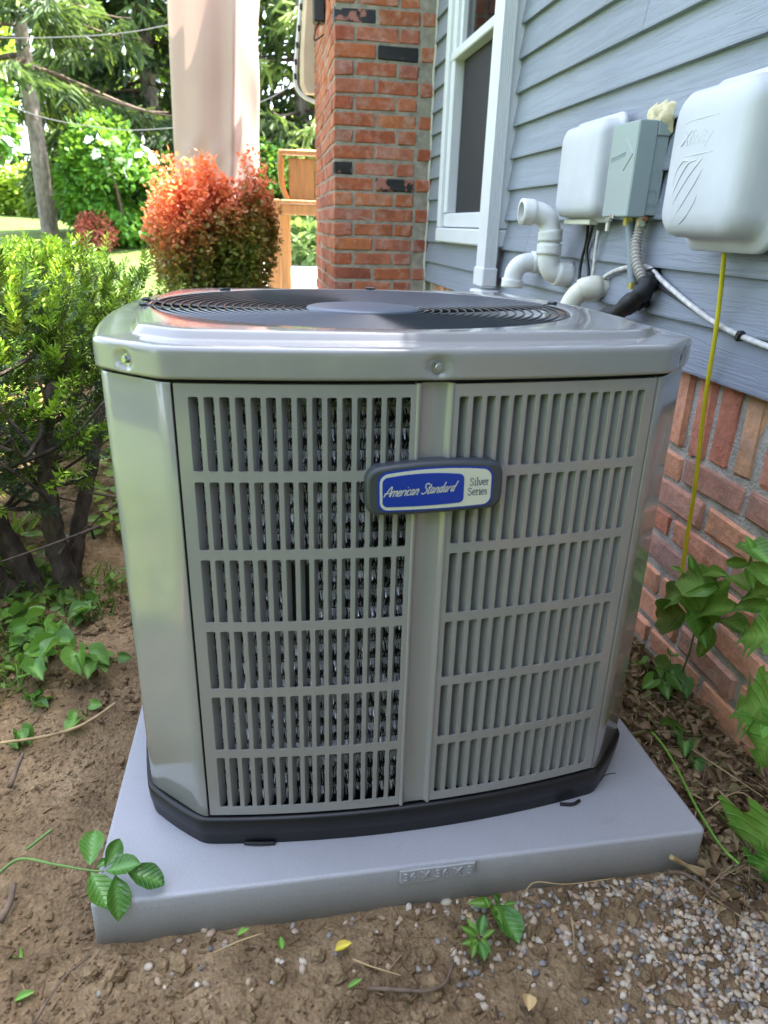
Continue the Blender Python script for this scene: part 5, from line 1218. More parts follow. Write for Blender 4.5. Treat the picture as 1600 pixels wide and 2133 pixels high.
# beige panel and lantern by the pillar
BEI = simple('beige_canvas', (0.60, 0.50, 0.36), 0.85, var=0.1, vscale=5, bscale=200, bstr=0.1)
py_ = 4.42
pn = empty('folded_parasol', tuple(ony(640, 210, py_)), label='beige folded canvas panel with rounded white tube edge behind the pillar', cat='folded parasol')
O_ = np.array(pn.location); e = [ony(a, b, py_) for a, b in ((632, -60), (622, 60), (615, 150), (617, 180), (632, 200), (660, 215))]
xin = 0.70; V = []
for q_ in [ony(632, -60, py_), ony(626, 40, py_), ony(622, 110, py_), ony(622, 175, py_), ony(630, 195, py_)]: V += [(q_[0] + 0.01, py_ - 0.02, q_[2]), (q_[0] + 0.03, py_ - 0.05, q_[2]), (xin, py_ - 0.03, q_[2]), (xin, py_ + 0.05, q_[2]), (q_[0] + 0.01, py_ + 0.03, q_[2])]
MB().add([tuple(np.array(v) - O_) for v in V], [(k * 5 + j, k * 5 + (j + 1) % 5, k * 5 + 5 + (j + 1) % 5, k * 5 + 5 + j) for k in range(4) for j in range(5)] + [(20, 21, 22, 23, 24)]).build('canvas', BEI, pn, sm=False)
MB().tube(catmull(e, 6) - O_, 0.012, 8).build('tube_edge', WHITE, pn, sm=True)
for a, b in ((628, 15), (624, 60), (620, 95), (617, 130), (616, 160)):
    MB().cbox((-0.012, -0.02, -0.016), (0.006, 0.01, 0.016), 0.003).build('clip', BLKCABLE, pn, loc=tuple(ony(a, b, py_) - O_))
ln = empty('wall_lantern', tuple(onx(664, 20, PX0 - 0.03)), label='small black lantern fixed to the left face of the pillar', cat='lantern')
MB().cbox((-0.03, -0.04, -0.06), (0.03, 0.04, 0.10), 0.006).build('housing', BLKCABLE, ln); MB().tube(catmull([(0, 0, -0.06), (-0.02, -0.02, -0.10), (-0.02, 0.03, -0.13), (0.03, 0.03, -0.10)], 5), 0.004, 6).build('bracket', BLKCABLE, ln)
# string lights
BULB, nt, b, o = mat_new('clear_bulb_glass'); b.inputs['Base Color'].default_value = (0.6, 0.6, 0.55, 1); b.inputs['Roughness'].default_value = 0.05; b.inputs['Transmission Weight'].default_value = 0.9
WIRE = simple('grey_wire', (0.14, 0.14, 0.145), 0.5)
bulbm = loft([[(r_ * math.cos(t), r_ * math.sin(t), z) for t in np.arange(10) * math.pi / 5] for r_, z in ((0.009, 0), (0.011, -0.02), (0.022, -0.05), (0.026, -0.075), (0.020, -0.097), (0.008, -0.108))]).mesh('bulb', BULB, True)
sockm = MB().tube([(0, 0, 0.055), (0, 0, 0)], 0.012, 8).mesh('socket', BLKCABLE)
def string(pts, bulbs, Y, lab):
    P = catmull([ony(a, b_, Y) for a, b_ in pts], 8); root = empty('string_light', tuple(P[0]), label=lab, cat='string light', group='garden string lights'); O2 = P[0]
    MB().tube(P - O2, 0.0042, 5).build('wire', WIRE, root)
    for a, b_ in bulbs:
        w = ony(a, b_, Y) - O2; bl = link('bulb', bulbm, root, tuple(w)); bl.scale = (0.62,) * 3; link('socket', sockm, bl)
        k_ = np.argmin(abs((P - O2)[:, 0] - w[0])); z1 = (P - O2)[k_, 2]
        if z1 > w[2] + 0.06: MB().tube([(0, 0, 0.05), (0, 0, (z1 - w[2]) / 0.62)], 0.003, 4).build('lead', WIRE, bl)
string([(-40, 77), (60, 79), (180, 75), (270, 67), (355, 51)], [(257, 96), (108, 102)], 7.0, 'upper garden string light left of the curtain')
string([(-40, 200), (40, 228), (100, 247), (180, 262), (270, 271), (365, 266)], [(95, 258), (203, 278), (297, 282)], 7.0, 'lower garden string light left of the curtain')
string([(530, 218), (570, 200), (615, 173)], [(565, 212), (550, 22)], 7.5, 'short garden string light between curtain and pillar')

# ================================================================== SMALL PLANTS
LF_A = leafmat('weed_leaf_green', (0.06, 0.18, 0.026), (0.18, 0.38, 0.06))
LF_B = leafmat('bright_weed_leaf', (0.06, 0.17, 0.02), (0.17, 0.33, 0.04), transl=0.4)
LF_C = leafmat('violet_leaf_green', (0.045, 0.14, 0.03), (0.15, 0.32, 0.05), transl=0.35)
LF_D = leafmat('glossy_sprig_leaf', (0.026, 0.11, 0.015), (0.085, 0.22, 0.03), transl=0.2, rough=0.22)
ov = [leaf_mesh('leaf', LF_A, W=0.5, kind='ovate', droop=d_, fold=0.22, wave=0.05, seed=i) for i, d_ in enumerate((0.15, 0.35, 0.05))]
ovb = [leaf_mesh('leaf', LF_B, W=0.42, kind='ovate', droop=d_, fold=0.25, wave=0.05, seed=i) for i, d_ in enumerate((0.15, 0.3))]
he = [leaf_mesh('leaf', LF_C, W=1.0, kind='heart', droop=d_, fold=f_, wave=0.05, seed=i) for i, (d_, f_) in enumerate(((0.15, 0.2), (0.35, 0.45), (0.1, 0.6)))]
lob = [leaf_mesh('leaf', LF_A, W=0.55, kind='lobed', droop=0.3, fold=0.15, wave=0.08, n=17, seed=i) for i in range(2)]
obo = [leaf_mesh('leaf', LF_D, W=0.6, kind='obovate', droop=d_, fold=0.25, wave=0.03, n=11, seed=i) for i, d_ in enumerate((0.12, 0.3, 0.02))]
prg = np.random.default_rng(77)
def view_dir(p): d = CC - np.array(p); return d / np.linalg.norm(d)
def leafy(name, base, stems, label, cat, meshes, mat_st=STEMG, rs=0.0022, group=None):
    """stems: list of (polyline points, [(t, dir, size, roll)])"""
    root = empty(name, tuple(base), label=label, cat=cat, group=group); b0 = np.array(base)
    for pts, lv in stems:
        P = catmull(pts, 6) - b0; MB().tube(P, np.linspace(rs, rs * 0.45, len(P)), 6).build('stem', mat_st, root, sm=True)
        for k_, (t, d, s_, ro) in enumerate(lv):
            i = min(len(P) - 1, int(t * (len(P) - 1))); leaf_at(meshes[(k_ + int(s_ * 1e4)) % len(meshes)], root, P[i], d, ro, s_)
    return root
def W3(px, py, x): return np.array(onx(px, py, x))
# weed by the foundation: stem rises from the ground, leaves placed as in the photo
def weed(name, base, lst, label, meshes, x, rs=0.0026):
    root = empty(name, tuple(base), label=label, cat='weed'); b0 = np.array(base)
    cen = np.mean([onx(a, b_, x) for a, b_, *_ in lst], 0)
    main = catmull([b0, b0 * 0.6 + cen * 0.4 + np.array([0.01, 0, 0.02]), cen + np.array([0, 0, 0.03])], 8); MB().tube(main - b0, np.linspace(rs, rs * 0.5, len(main)), 6).build('stem', STEMG, root, sm=True)
    for k_, (a, b_, a2, b2, s_, ro, dx) in enumerate(lst):
        p0 = onx(a, b_, x + dx); p1 = onx(a2, b2, x + dx - 0.015); L_ = np.linalg.norm(p1 - p0)
        j = np.argmin(np.linalg.norm(main - p0, axis=1)); MB().tube(catmull([main[j], (main[j] + p0) / 2 + [0, 0, 0.006], p0], 4) - b0, 0.0013, 5).build('stalk', STEMG, root, sm=True)
        up = view_dir(p0) + np.array([0, 0, 0.5]) ; B = orient(p1 - p0, ro, up)
        o_ = bpy.data.objects.new('leaf', meshes[k_ % len(meshes)]); COL.objects.link(o_); o_.parent = root; o_.matrix_local = Matrix.Translation(tuple(p0 - b0)) @ B @ Matrix.Scale(L_ * s_, 4)
    return root
gw = lambda px, py: onz(px, py, 0.02)
weed('tall_weed', tuple(onz(1405, 1440, 0.0)), [(1500, 1225, 1395, 1200, 1.0, 0.3, 0), (1520, 1200, 1570, 1225, 1.0, 0.2, 0), (1430, 1235, 1350, 1250, 1, 0.1, 0), (1435, 1280, 1330, 1290, 1.05, 0.5, 0), (1440, 1290, 1500, 1225, 1.1, -0.4, 0.01), (1455, 1280, 1530, 1255, 1.0, 0.2, -0.01), (1440, 1270, 1470, 1330, 1.0, 0, 0), (1480, 1300, 1460, 1375, 1.05, 0.3, 0.01), (1500, 1290, 1560, 1310, 1, 0.3, 0.01), (1420, 1190, 1395, 1178, 1, 0, 0), (1445, 1190, 1440, 1160, 1, 0, 0), (1470, 1195, 1500, 1185, 1, 0, 0)],
     'leafy green weed growing against the brick near the yellow cable', [ov[0], ovb[0], ov[1], ovb[1]], 1.07)
weed('tall_weed', tuple(onz(1640, 1560, 0.0)), [(1545, 1130, 1600, 1160, 1.1, 0.2, 0), (1570, 1150, 1560, 1120, 1, 0, 0), (1560, 1175, 1505, 1170, 1.0, 0.4, 0), (1565, 1170, 1610, 1210, 1.2, 0.2, 0), (1560, 1180, 1570, 1215, 1.0, 0, 0), (1550, 1245, 1610, 1225, 1.1, 0.2, 0), (1535, 1262, 1600, 1260, 1, 0.1, 0)],
     'dark leafy weed stem reaching in from the right edge', [ov[0], ov[1], ovb[0]], 1.06)
weed('thistle_weed', tuple(onz(1680, 1700, 0.0)), [(1640, 1330, 1510, 1310, 1.0, 0.2, 0), (1650, 1480, 1485, 1455, 1.0, 0.2, 0), (1640, 1500, 1535, 1600, 1.0, -0.2, -0.02), (1650, 1420, 1580, 1400, 1.0, 0.2, 0), (1640, 1720, 1490, 1800, 1.05, 0.2, -0.02), (1620, 1790, 1540, 1840, 1.0, 0.2, -0.03), (1680, 1560, 1610, 1500, 1, 0, 0)],
     'large toothed leaves of a weed at the right edge', lob, 1.02, 0.004)
def violet(base, n, label, seed, hh=0.07, ls=0.036, spread=0.06, group='violets growing in the soil', meshes=he):
    rg = np.random.default_rng(seed); stems = []
    for i in range(n):
        a = rg.uniform(0, 2 * math.pi); r_ = spread * rg.uniform(0.3, 1.0); top = np.array(base) + [r_ * math.cos(a), r_ * math.sin(a), hh * rg.uniform(0.4, 1.1)]
        mid_ = np.array(base) * 0.5 + top * 0.5 + [0, 0, 0.012]
        stems.append(([base, mid_, top], [(1.0, (math.cos(a) + rg.normal(0, 0.3), math.sin(a) - 0.4, rg.normal(-0.15, 0.25)), ls * rg.uniform(0.7, 1.2), rg.normal(0, 0.4))]))
    return leafy('violet_plant', base, stems, label, 'plant', meshes, rs=0.0014, group=group)
def soilz(x, y): return float(soil_h(np.array(x), np.array(y)))
def gp(px, py, z=0.06):
    p = onz(px, py, z)
    for _ in range(4): p = onz(px, py, soilz(p[0], p[1]))
    return (p[0], p[1], p[2] - 0.004)
LV = [((165, 1405), 7, 'violet plant with heart shaped leaves in front of the yew trunk', 0.085, 0.042), ((95, 1360), 6, 'violet clump left of the plant before the yew trunk', 0.07, 0.036), ((40, 1440), 7, 'violet clump at the left edge above the bent straw stalk', 0.07, 0.036), ((225, 1390), 4, 'small violet on the dug soil right of the yew trunk', 0.035, 0.03), ((20, 1340), 6, 'violet clump at the left edge beside the yew trunk', 0.08, 0.04), ((215, 1290), 6, 'violet clump between the yew trunk and the air conditioner', 0.06, 0.035), ((70, 1480), 4, 'violet seedling beside the bent straw stalk', 0.03, 0.028), ((180, 1490), 3, 'single violet sprig on the straw stalk', 0.03, 0.03), ((30, 1540), 3, 'tiny violet at the left edge below the straw stalk', 0.03, 0.028), ((130, 1330), 5, 'violet leaves right at the foot of the yew trunk', 0.06, 0.036)]
for i, (px, n, lab, hh, ls) in enumerate(LV): violet(gp(*px), n, lab, 100 + i, hh, ls, 0.05 if n > 4 else 0.03, None)
RV = [((1390, 1440), 6, 'violet plant by the wall behind the pad corner', 0.075, 0.038), ((1420, 1560), 5, 'small violet clump between pad and wall', 0.035, 0.028), ((1350, 1420), 5, 'violet leaves close behind the pad and unit', 0.05, 0.036)]
for i, (px, n, lab, hh, ls) in enumerate(RV): violet(gp(*px), n, lab, 140 + i, hh, ls, 0.045, None)
# ground cover behind the yew and by the wall
GC = foliage('ground_cover_leaves', [(0, (0.05, 0.13, 0.015)), (0.5, (0.16, 0.30, 0.03)), (1, (0.36, 0.46, 0.06))], 0.4)
n = 5200; gx = prg.uniform(-1.6, 0.3, n); gy = prg.uniform(0.95, 3.1, n) ; ok = (vnoise(gx, gy, 3.0) > -0.22) & ~((gx > -0.06) & (gy < 1.05)); gx = gx[ok]; gy = gy[ok]
zz = np.where(gy < 2.25, soil_h(gx, gy), gz(gx, gy)) + prg.uniform(0.005, 0.05, len(gx))
o = scatter('ground_cover', LEAFQ[0], LEAFQ[1], np.stack([gx, gy, zz], 1), basis(np.stack([prg.normal(0, 1, len(gx)), prg.normal(0, 1, len(gx)), prg.normal(0.1, 0.3, len(gx))], 1), roll=prg.normal(0, 0.3, len(gx))), prg.uniform(0.025, 0.055, len(gx)), np.clip(prg.normal(0.5, 0.25, len(gx)), 0, 1), GC); tag(o, 'bright green ground cover leaves behind the yew bush', 'ground cover', kind='stuff')
n = 1900; gx = prg.uniform(-0.75, -0.12, n); gy = prg.uniform(0.35, 1.0, n); ok = (gx < -0.16 - 0.22 * (1 - gy)) | (gy > 0.78); gx = gx[ok]; gy = gy[ok]
GC2 = foliage('weed_blades', [(0, (0.03, 0.085, 0.014)), (1, (0.16, 0.28, 0.035))], 0.3)
blade = (np.array([(-0.035, 0, 0), (0.035, 0, 0), (0.03, 0.5, 0.06), (0, 1, 0), (-0.03, 0.5, 0.06)]), np.array([(0, 1, 2, 4), (4, 2, 3, 3)]))
blade = (np.array([(-0.04, 0, 0), (0.04, 0, 0), (0.0, 1, 0.0), (-0.02, 0.5, 0.05)]), np.array([(0, 1, 2, 3)]))
o = scatter('weed_blades', blade[0], blade[1], np.stack([gx, gy, soil_h(gx, gy) - 0.002], 1), basis(np.stack([prg.normal(0, 0.7, len(gx)), prg.normal(0, 0.7, len(gx)), prg.uniform(0.2, 1, len(gx))], 1)), prg.uniform(0.03, 0.075, len(gx)), prg.random(len(gx)), GC2); tag(o, 'thin green weed blades under the yew bush', 'weeds', kind='stuff')
n = 380; gx = prg.uniform(-0.55, -0.10, n); gy = prg.uniform(0.45, 0.98, n); ok = (gx < -0.14 - 0.38 * (0.80 - gy)) ; gx = gx[ok]; gy = gy[ok]
hl = leaf_geo(W=0.95, kind='heart', droop=0.2, fold=0.3, n=6)
o = scatter('low_weeds', hl[0], hl[1], np.stack([gx, gy, soil_h(gx, gy) + prg.uniform(0.004, 0.05, len(gx))], 1), basis(np.stack([prg.normal(0, 1, len(gx)), prg.normal(-0.5, 1, len(gx)), prg.normal(-0.1, 0.3, len(gx))], 1), roll=prg.normal(0, 0.4, len(gx))), prg.uniform(0.010, 0.030, len(gx)), np.clip(prg.normal(0.45, 0.25, len(gx)), 0, 1), GC2, sm=True); tag(o, 'low green weeds covering the soil under the yew', 'weeds', kind='stuff')
n = 5200; gx = prg.uniform(-1.7, -0.42, n); gy = prg.uniform(-0.75, 1.3, n); ok = gx < -0.42 - 0.35 * sstep(0.5, -0.4, gy); gx = gx[ok]; gy = gy[ok]
o = scatter('rough_grass', blade[0], blade[1], np.stack([gx, gy, soil_h(gx, gy) - 0.002], 1), basis(np.stack([prg.normal(0, 0.7, len(gx)), prg.normal(0, 0.7, len(gx)), prg.uniform(0.2, 1, len(gx))], 1)), np.stack([np.full(len(gx), 0.16), prg.uniform(0.05, 0.12, len(gx)), np.full(len(gx), 0.1)], 1), np.clip(prg.normal(0.6, 0.25, len(gx)), 0, 1), GC); tag(o, 'rough grass left of the soil bed', 'grass', kind='stuff')
# long green stem by the wall
P = [gp(1335, 1500), onz(1375, 1545, 0.02), onz(1410, 1600, 0.025), onz(1450, 1680, 0.03), onz(1500, 1760, 0.02), onz(1540, 1800, 0.02)]
cable('grass_stalk', P, 0.0026, simple('bright_stalk', (0.16, 0.34, 0.04), 0.5), 'long bright green stalk lying between pad and wall', 'stalk', 6)
P = [gp(-40, 1555), onz(0, 1548, 0.065), onz(90, 1535, 0.07), onz(160, 1515, 0.075), onz(205, 1490, 0.078), onz(240, 1465, 0.08)]
cable('straw_stalk', P, 0.0028, STRAWM, 'bent straw coloured stalk on the soil left of the pad', 'stalk', 6)
# sprig lying across the pad corner
tw = np.array(padw((-0.10, 0.085, 0.10)))
sg_ = [(onz(-15, 1830, 0.07)), onz(40, 1790, 0.085), onz(110, 1800, 0.098), onz(178, 1812, 0.098), onz(215, 1815, 0.100)]
root = empty('leafy_twig', tuple(sg_[0]), label='green leafy twig reaching over the front left pad corner', cat='twig'); b0 = sg_[0]
P = catmull(sg_, 8); MB().tube(P - b0, np.linspace(0.0026, 0.0012, len(P)), 7).build('stem', STEMG, root, sm=True)
P2_ = catmull([onz(55, 1770, 0.087), onz(80, 1750, 0.095), onz(110, 1727, 0.10)], 5); MB().tube(P2_ - b0, 0.0022, 6).build('side_stem', STEMG, root, sm=True)
for k_, (a, b_, a2, b2, ro, zz_, wz) in enumerate(((187, 1805, 195, 1732, 0.1, 0.10, 0.012), (218, 1808, 250, 1752, -0.3, 0.10, 0.016), (220, 1815, 285, 1800, 0.35, 0.102, 0.012), (262, 1812, 335, 1836, 0.2, 0.106, -0.012), (240, 1822, 252, 1900, 0.3, 0.10, -0.02), (188, 1815, 222, 1885, 0.2, 0.10, -0.018), (200, 1808, 222, 1790, 0.0, 0.099, 0.004))):
    p0 = onz(a, b_, zz_); p1 = onz(a2, b2, zz_ + wz); L_ = np.linalg.norm(p1 - p0); up = view_dir(p0) + np.array([0, 0, 0.4])
    o_ = bpy.data.objects.new('leaf', obo[k_ % 3]); COL.objects.link(o_); o_.parent = root; o_.matrix_local = Matrix.Translation(tuple(p0 - b0)) @ orient(p1 - p0, ro, up) @ Matrix.Scale(L_ * 1.12, 4)
# cut leaf clump on the soil in front
def loose_sprig(name, lst, label, meshes, z0=0.012):
    c = onz(np.mean([l[0] for l in lst]), np.mean([l[1] for l in lst]), z0); root = empty(name, tuple(c), label=label, cat='leaf sprig')
    for k_, (a, b_, a2, b2, ro, wz) in enumerate(lst):
        p0 = onz(a, b_, z0 + 0.006); p1 = onz(a2, b2, z0 + 0.006 + wz); L_ = np.linalg.norm(p1 - p0); up = view_dir(p0) + np.array([0, 0, 0.6])
        o_ = bpy.data.objects.new('leaf', meshes[k_ % len(meshes)]); COL.objects.link(o_); o_.parent = root; o_.matrix_local = Matrix.Translation(tuple(p0 - c)) @ orient(p1 - p0, ro, up) @ Matrix.Scale(L_, 4)
    return root
loose_sprig('leaf_sprig', [(995, 1950, 960, 1930, 0.2, 0.012), (995, 1950, 975, 1912, -0.2, 0.016), (1000, 1950, 1008, 1905, 0.1, 0.02), (1005, 1955, 1030, 1935, 0.2, 0.012), (995, 1958, 965, 1965, 0.2, 0.006), (998, 1960, 1010, 1998, 0.2, 0.002), (1003, 1955, 1022, 1985, -0.2, 0.003), (990, 1955, 985, 1990, 0.1, 0.002)], 'rosette of cut green leaves on the soil in front of the pad', [ovb[0], ovb[1], obo[0]])
loose_sprig('leaf_sprig', [(1035, 1880, 1082, 1958, 0.2, 0.004), (1030, 1885, 1045, 1925, 0.0, 0.012), (1025, 1880, 980, 1880, 0.2, 0.008), (1040, 1880, 1030, 1865, 0.0, 0.02), (1050, 1885, 1075, 1880, 0.0, 0.01), (1020, 1890, 1010, 1870, 0.1, 0.01)], 'pair of large cut leaves touching the pad front', [obo[0], ovb[0], ovb[1]])
LFY = leafmat('yellow_fallen_leaf', (0.55, 0.38, 0.02), (0.70, 0.55, 0.05), transl=0.15); LFT = leafmat('tan_fallen_leaf', (0.42, 0.26, 0.10), (0.60, 0.42, 0.20), transl=0.1)
LFG = leafmat('green_fallen_leaf', (0.10, 0.26, 0.02), (0.18, 0.38, 0.04))
def fallen(a, b_, a2, b2, mat, label, W=0.5):
    p0 = onz(a, b_, 0.014); p1 = onz(a2, b2, 0.018); me = leaf_mesh('fallen_leaf', mat, W=W, kind='ovate', droop=-0.15, fold=0.35, seed=int(a)); o_ = bpy.data.objects.new('fallen_leaf', me); COL.objects.link(o_)
    o_.matrix_world = Matrix.Translation(tuple(p0)) @ orient(p1 - p0, 0.1) @ Matrix.Scale(float(np.linalg.norm(p1 - p0)), 4); return tag(o_, label, 'leaf')
fallen(698, 1980, 735, 1968, LFY, 'bright yellow fallen leaf on the dark soil', 0.6); fallen(1102, 2072, 1100, 2112, LFT, 'tan oval fallen leaf near the bottom edge', 0.65)
fallen(724, 2058, 757, 2042, LFG, 'narrow green fallen leaf left of the curved twig', 0.35); fallen(588, 1978, 584, 1952, LFG, 'green fallen leaf below the pad left of the yellow leaf', 0.6); fallen(495, 1948, 520, 1938, LFG, 'small green leaf close to the pad front edge', 0.6)
fallen(20, 1985, 48, 2000, LFG, 'green leaf lying at the lower left edge', 0.6); fallen(30, 2085, 75, 2070, LFG, 'green leaf with curled stem in the lower left corner', 0.5); fallen(10, 1860, 40, 1850, LFG, 'small green leaf left of the leafy twig', 0.5); fallen(60, 1888, 40, 1895, LFT, 'pale curled leaf left of the leafy twig', 0.5)
# twigs
def twig(pts, r_, mat, label, z=0.012, k_=6):
    P = [onz(a, b_, zz_) for a, b_, zz_ in pts]; return cable('twig', P, np.linspace(r_, r_ * 0.6, (len(P) - 1) * k_ + 1), mat, label, 'twig', 6, k_)
twig([(770, 2058, .014), (830, 2062, .016), (890, 2064, .016), (925, 2050, .016), (940, 2020, .016), (942, 2000, .02)], 0.003, TWIGM, 'dark curved twig on the soil below the pad')
twig([(735, 1998, .016), (770, 2012, .016), (835, 2032, .014)], 0.0016, STRAWM, 'thin straight pale twig right of the yellow leaf')
twig([(1398, 1785, .06), (1425, 1800, .035), (1462, 1825, .014)], 0.0042, STRAWM, 'broken bamboo coloured stick leaning on the pad corner')
twig([(1392, 1815, .02), (1430, 1822, .02), (1500, 1870, .015)], 0.0036, TWIGM, 'dry brown stem lying below the pad corner')
twig([(1190, 1910, .016), (1195, 1945, .014), (1196, 1980, .014)], 0.0014, STRAWM, 'short pale straw standing in the gravel')
twig([(1090, 1865, .03), (1115, 1838, .035), (1180, 1842, .03), (1280, 1830, .02)], 0.0013, STRAWM, 'thin dry stem along the pad front edge')
twig([(445, 1985, .02), (500, 1960, .03), (545, 1945, .03)], 0.0016, STRAWM, 'thin dry stem against the pad near its left corner')
twig([(70, 2133, .05), (130, 2040, .05), (190, 1990, .05)], 0.0018, TWIGM, 'thin brown twig in the lower left corner')
twig([(20, 1640, .07), (35, 1600, .08), (48, 1570, .09)], 0.005, TWIGM, 'short dark root sticking out at the left edge')
twig([(0, 1920, .05), (20, 1880, .055), (30, 1840, .06)], 0.006, TWIGM, 'dark rotten stick at the lower left edge')
twig([(1470, 1690, .03), (1540, 1650, .04), (1600, 1700, .03)], 0.0018, STRAWM, 'dry curved grass stem in the litter beside the wall')
twig([(1440, 1560, .03), (1500, 1600, .05), (1590, 1660, .05)], 0.0016, STRAWM, 'long dry grass stem by the foundation bricks')
# black thread on the pad
o = cable('thread', [padw((0.795, 0.125, 0.0775)), padw((0.81, 0.137, 0.0775)), padw((0.83, 0.139, 0.0775))], 0.0007, BLKCABLE, 'tiny black thread on the right side of the pad', 'thread', 5)
cable('torn_sealant', [padw((0.205, 0.076, 0.079)), padw((0.225, 0.071, 0.080)), padw((0.25, 0.070, 0.078))], 0.0032, RUBBER, 'torn grey black strip under the base front edge', 'sealant', 6)
cable('torn_sealant', [padw((0.705, 0.083, 0.079)), padw((0.725, 0.080, 0.079)), padw((0.74, 0.087, 0.078))], 0.003, RUBBER, 'small crumpled black strip under the base at the right', 'sealant', 6)

# ================================================================== SOIL CLODS, PEBBLES, LITTER
def ico(sub=1):
    t = (1 + 5 ** 0.5) / 2; v = [(-1, t, 0), (1, t, 0), (-1, -t, 0), (1, -t, 0), (0, -1, t), (0, 1, t), (0, -1, -t), (0, 1, -t), (t, 0, -1), (t, 0, 1), (-t, 0, -1), (-t, 0, 1)]
    f = [(0, 11, 5), (0, 5, 1), (0, 1, 7), (0, 7, 10), (0, 10, 11), (1, 5, 9), (5, 11, 4), (11, 10, 2), (10, 7, 6), (7, 1, 8), (3, 9, 4), (3, 4, 2), (3, 2, 6), (3, 6, 8), (3, 8, 9), (4, 9, 5), (2, 4, 11), (6, 2, 10), (8, 6, 7), (9, 8, 1)]
    v = [np.array(p) / np.linalg.norm(p) for p in v]
    for _ in range(sub):
        mid_ = {}; nf = []
        def mp(a, b):
            k_ = (min(a, b), max(a, b))
            if k_ not in mid_: q_ = v[a] + v[b]; mid_[k_] = len(v); v.append(q_ / np.linalg.norm(q_))
            return mid_[k_]
        for a, b, c in f: x, y, z = mp(a, b), mp(b, c), mp(c, a); nf += [(a, x, z), (b, y, x), (c, z, y), (x, y, z)]
        f = nf
    return np.array(v), np.array(f)
IV, IF = ICO1 = ico(1); ICO0 = ico(0)
def randrot(n, rg):
    q_ = rg.normal(0, 1, (n, 4)); q_ /= np.linalg.norm(q_, axis=1)[:, None]; w, x, y, z = q_.T
    return np.stack([np.stack([1 - 2 * (y * y + z * z), 2 * (x * y - z * w), 2 * (x * z + y * w)], 1), np.stack([2 * (x * y + z * w), 1 - 2 * (x * x + z * z), 2 * (y * z - x * w)], 1), np.stack([2 * (x * z - y * w), 2 * (y * z + x * w), 1 - 2 * (x * x + y * y)], 1)], 1)
def lumps(name, x, y, s, flat, jit, mat, label, cat, seed, sink=0.3, sm=True, tint=None, flatrot=False, geo=None):
    IV, IF = geo or ICO1
    rg = np.random.default_rng(seed); m = len(x); tvv = IV[None] * (1 + rg.normal(0, jit, (m, len(IV), 1)))
    ax = np.stack([rg.uniform(0.8, 1.25, m), rg.uniform(0.65, 1.0, m), rg.uniform(flat, 0.9, m) if not flatrot else rg.uniform(0.5, 0.72, m)], 1)
    tvv = tvv * ax[:, None] * s[:, None, None]
    if flatrot:
        a = rg.uniform(0, 2 * math.pi, m); tl = rg.normal(0, 0.35, m); Bm = basis(np.stack([np.cos(a), np.sin(a), np.sin(tl)], 1), roll=rg.normal(0, 0.35, m))
    else: Bm = randrot(m, rg)
    V = np.einsum('mij,mnj->mni', Bm, tvv) + np.stack([x, y, soil_h(x, y) + s * (0.45 - sink)], 1)[:, None]
    F = (IF[None] + (np.arange(m) * len(IV))[:, None, None]).reshape(-1, 3)
    tt = np.repeat(rg.random(m) if tint is None else tint, len(IV))
    o_ = link(name, np_mesh(name, V.reshape(-1, 3), F, mat, tt, sm)); return tag(o_, label, cat, kind='stuff')
rg = np.random.default_rng(90)
def outside(x, y): return ~((x > -0.004) & (x < 0.920) & (y > -0.006) & (y < 0.93))
# crumbs and clods
n = 22000; x = rg.uniform(-0.5, 1.1, n); y = rg.uniform(-0.32, 0.95, n); dens = 0.25 + 0.75 * (vnoise(x, y, 6) > 0.0) ; ok = outside(x, y) & (rg.random(n) < dens); x, y = x[ok], y[ok]
lumps('soil_crumbs', x, y, rg.uniform(0.0010, 0.0040, len(x)) * (1 + 1.3 * (rg.random(len(x)) < 0.07)), 0.5, 0.16, SOILM, 'loose crumbs of brown soil around the pad', 'soil', 1, sm=False, geo=ICO0)
n = 260; x = np.concatenate([rg.uniform(-0.42, 0.0, 160), rg.uniform(0.0, 0.9, 100)]); y = np.concatenate([rg.uniform(0.45, 0.95, 160), rg.uniform(-0.22, -0.03, 100)]); ok = outside(x, y)
lumps('soil_clods', x[ok], y[ok], rg.uniform(0.006, 0.017, ok.sum()), 0.5, 0.13, SOILM, 'larger broken clods of dug soil', 'soil', 2, sm=False)
# gravel
def gravel_mat():
    m, nt, b, o = mat_new('mixed_river_gravel'); a = nt.nodes.new('ShaderNodeAttribute'); a.attribute_name = 'tint'
    c = ramp(nt, [(0.0, (0.12, 0.115, 0.11)), (0.22, (0.26, 0.235, 0.205)), (0.42, (0.42, 0.29, 0.16)), (0.6, (0.48, 0.41, 0.31)), (0.78, (0.30, 0.18, 0.10)), (0.9, (0.58, 0.52, 0.42)), (1.0, (0.17, 0.165, 0.165))], a.outputs['Fac'])
    n = tex(nt, 'Noise', 220, detail=4); c = mixc(nt, 0.5, c, ramp(nt, [(0.3, (0.7, 0.7, 0.7)), (0.7, (1.2, 1.2, 1.2))], n.outputs[0]), 'MULTIPLY')
    nt.links.new(c, b.inputs['Base Color']); b.inputs['Roughness'].default_value = 0.6; bump(nt, b, n.outputs[0], 0.15, 0.001); return m
GRV = gravel_mat()
n = 9500; x = rg.uniform(0.1, 1.12, n); y = rg.uniform(-0.40, -0.004, n)
pr_g = np.clip(sstep(0.62, 0.80, x + 0.35 * (y + 0.1) * -1 + 0.10 * vnoise(x, y, 9)), 0, 1) * 0.95 + 0.55 * sstep(-0.05, -0.015, y) * sstep(0.35, 0.6, x) + 0.35 * np.exp(-((x - 0.62) / 0.12) ** 2 - ((y + 0.075) / 0.035) ** 2) + 0.03
pr_g *= np.where((x > 0.88) & (y > -0.06), 0.25, 1)
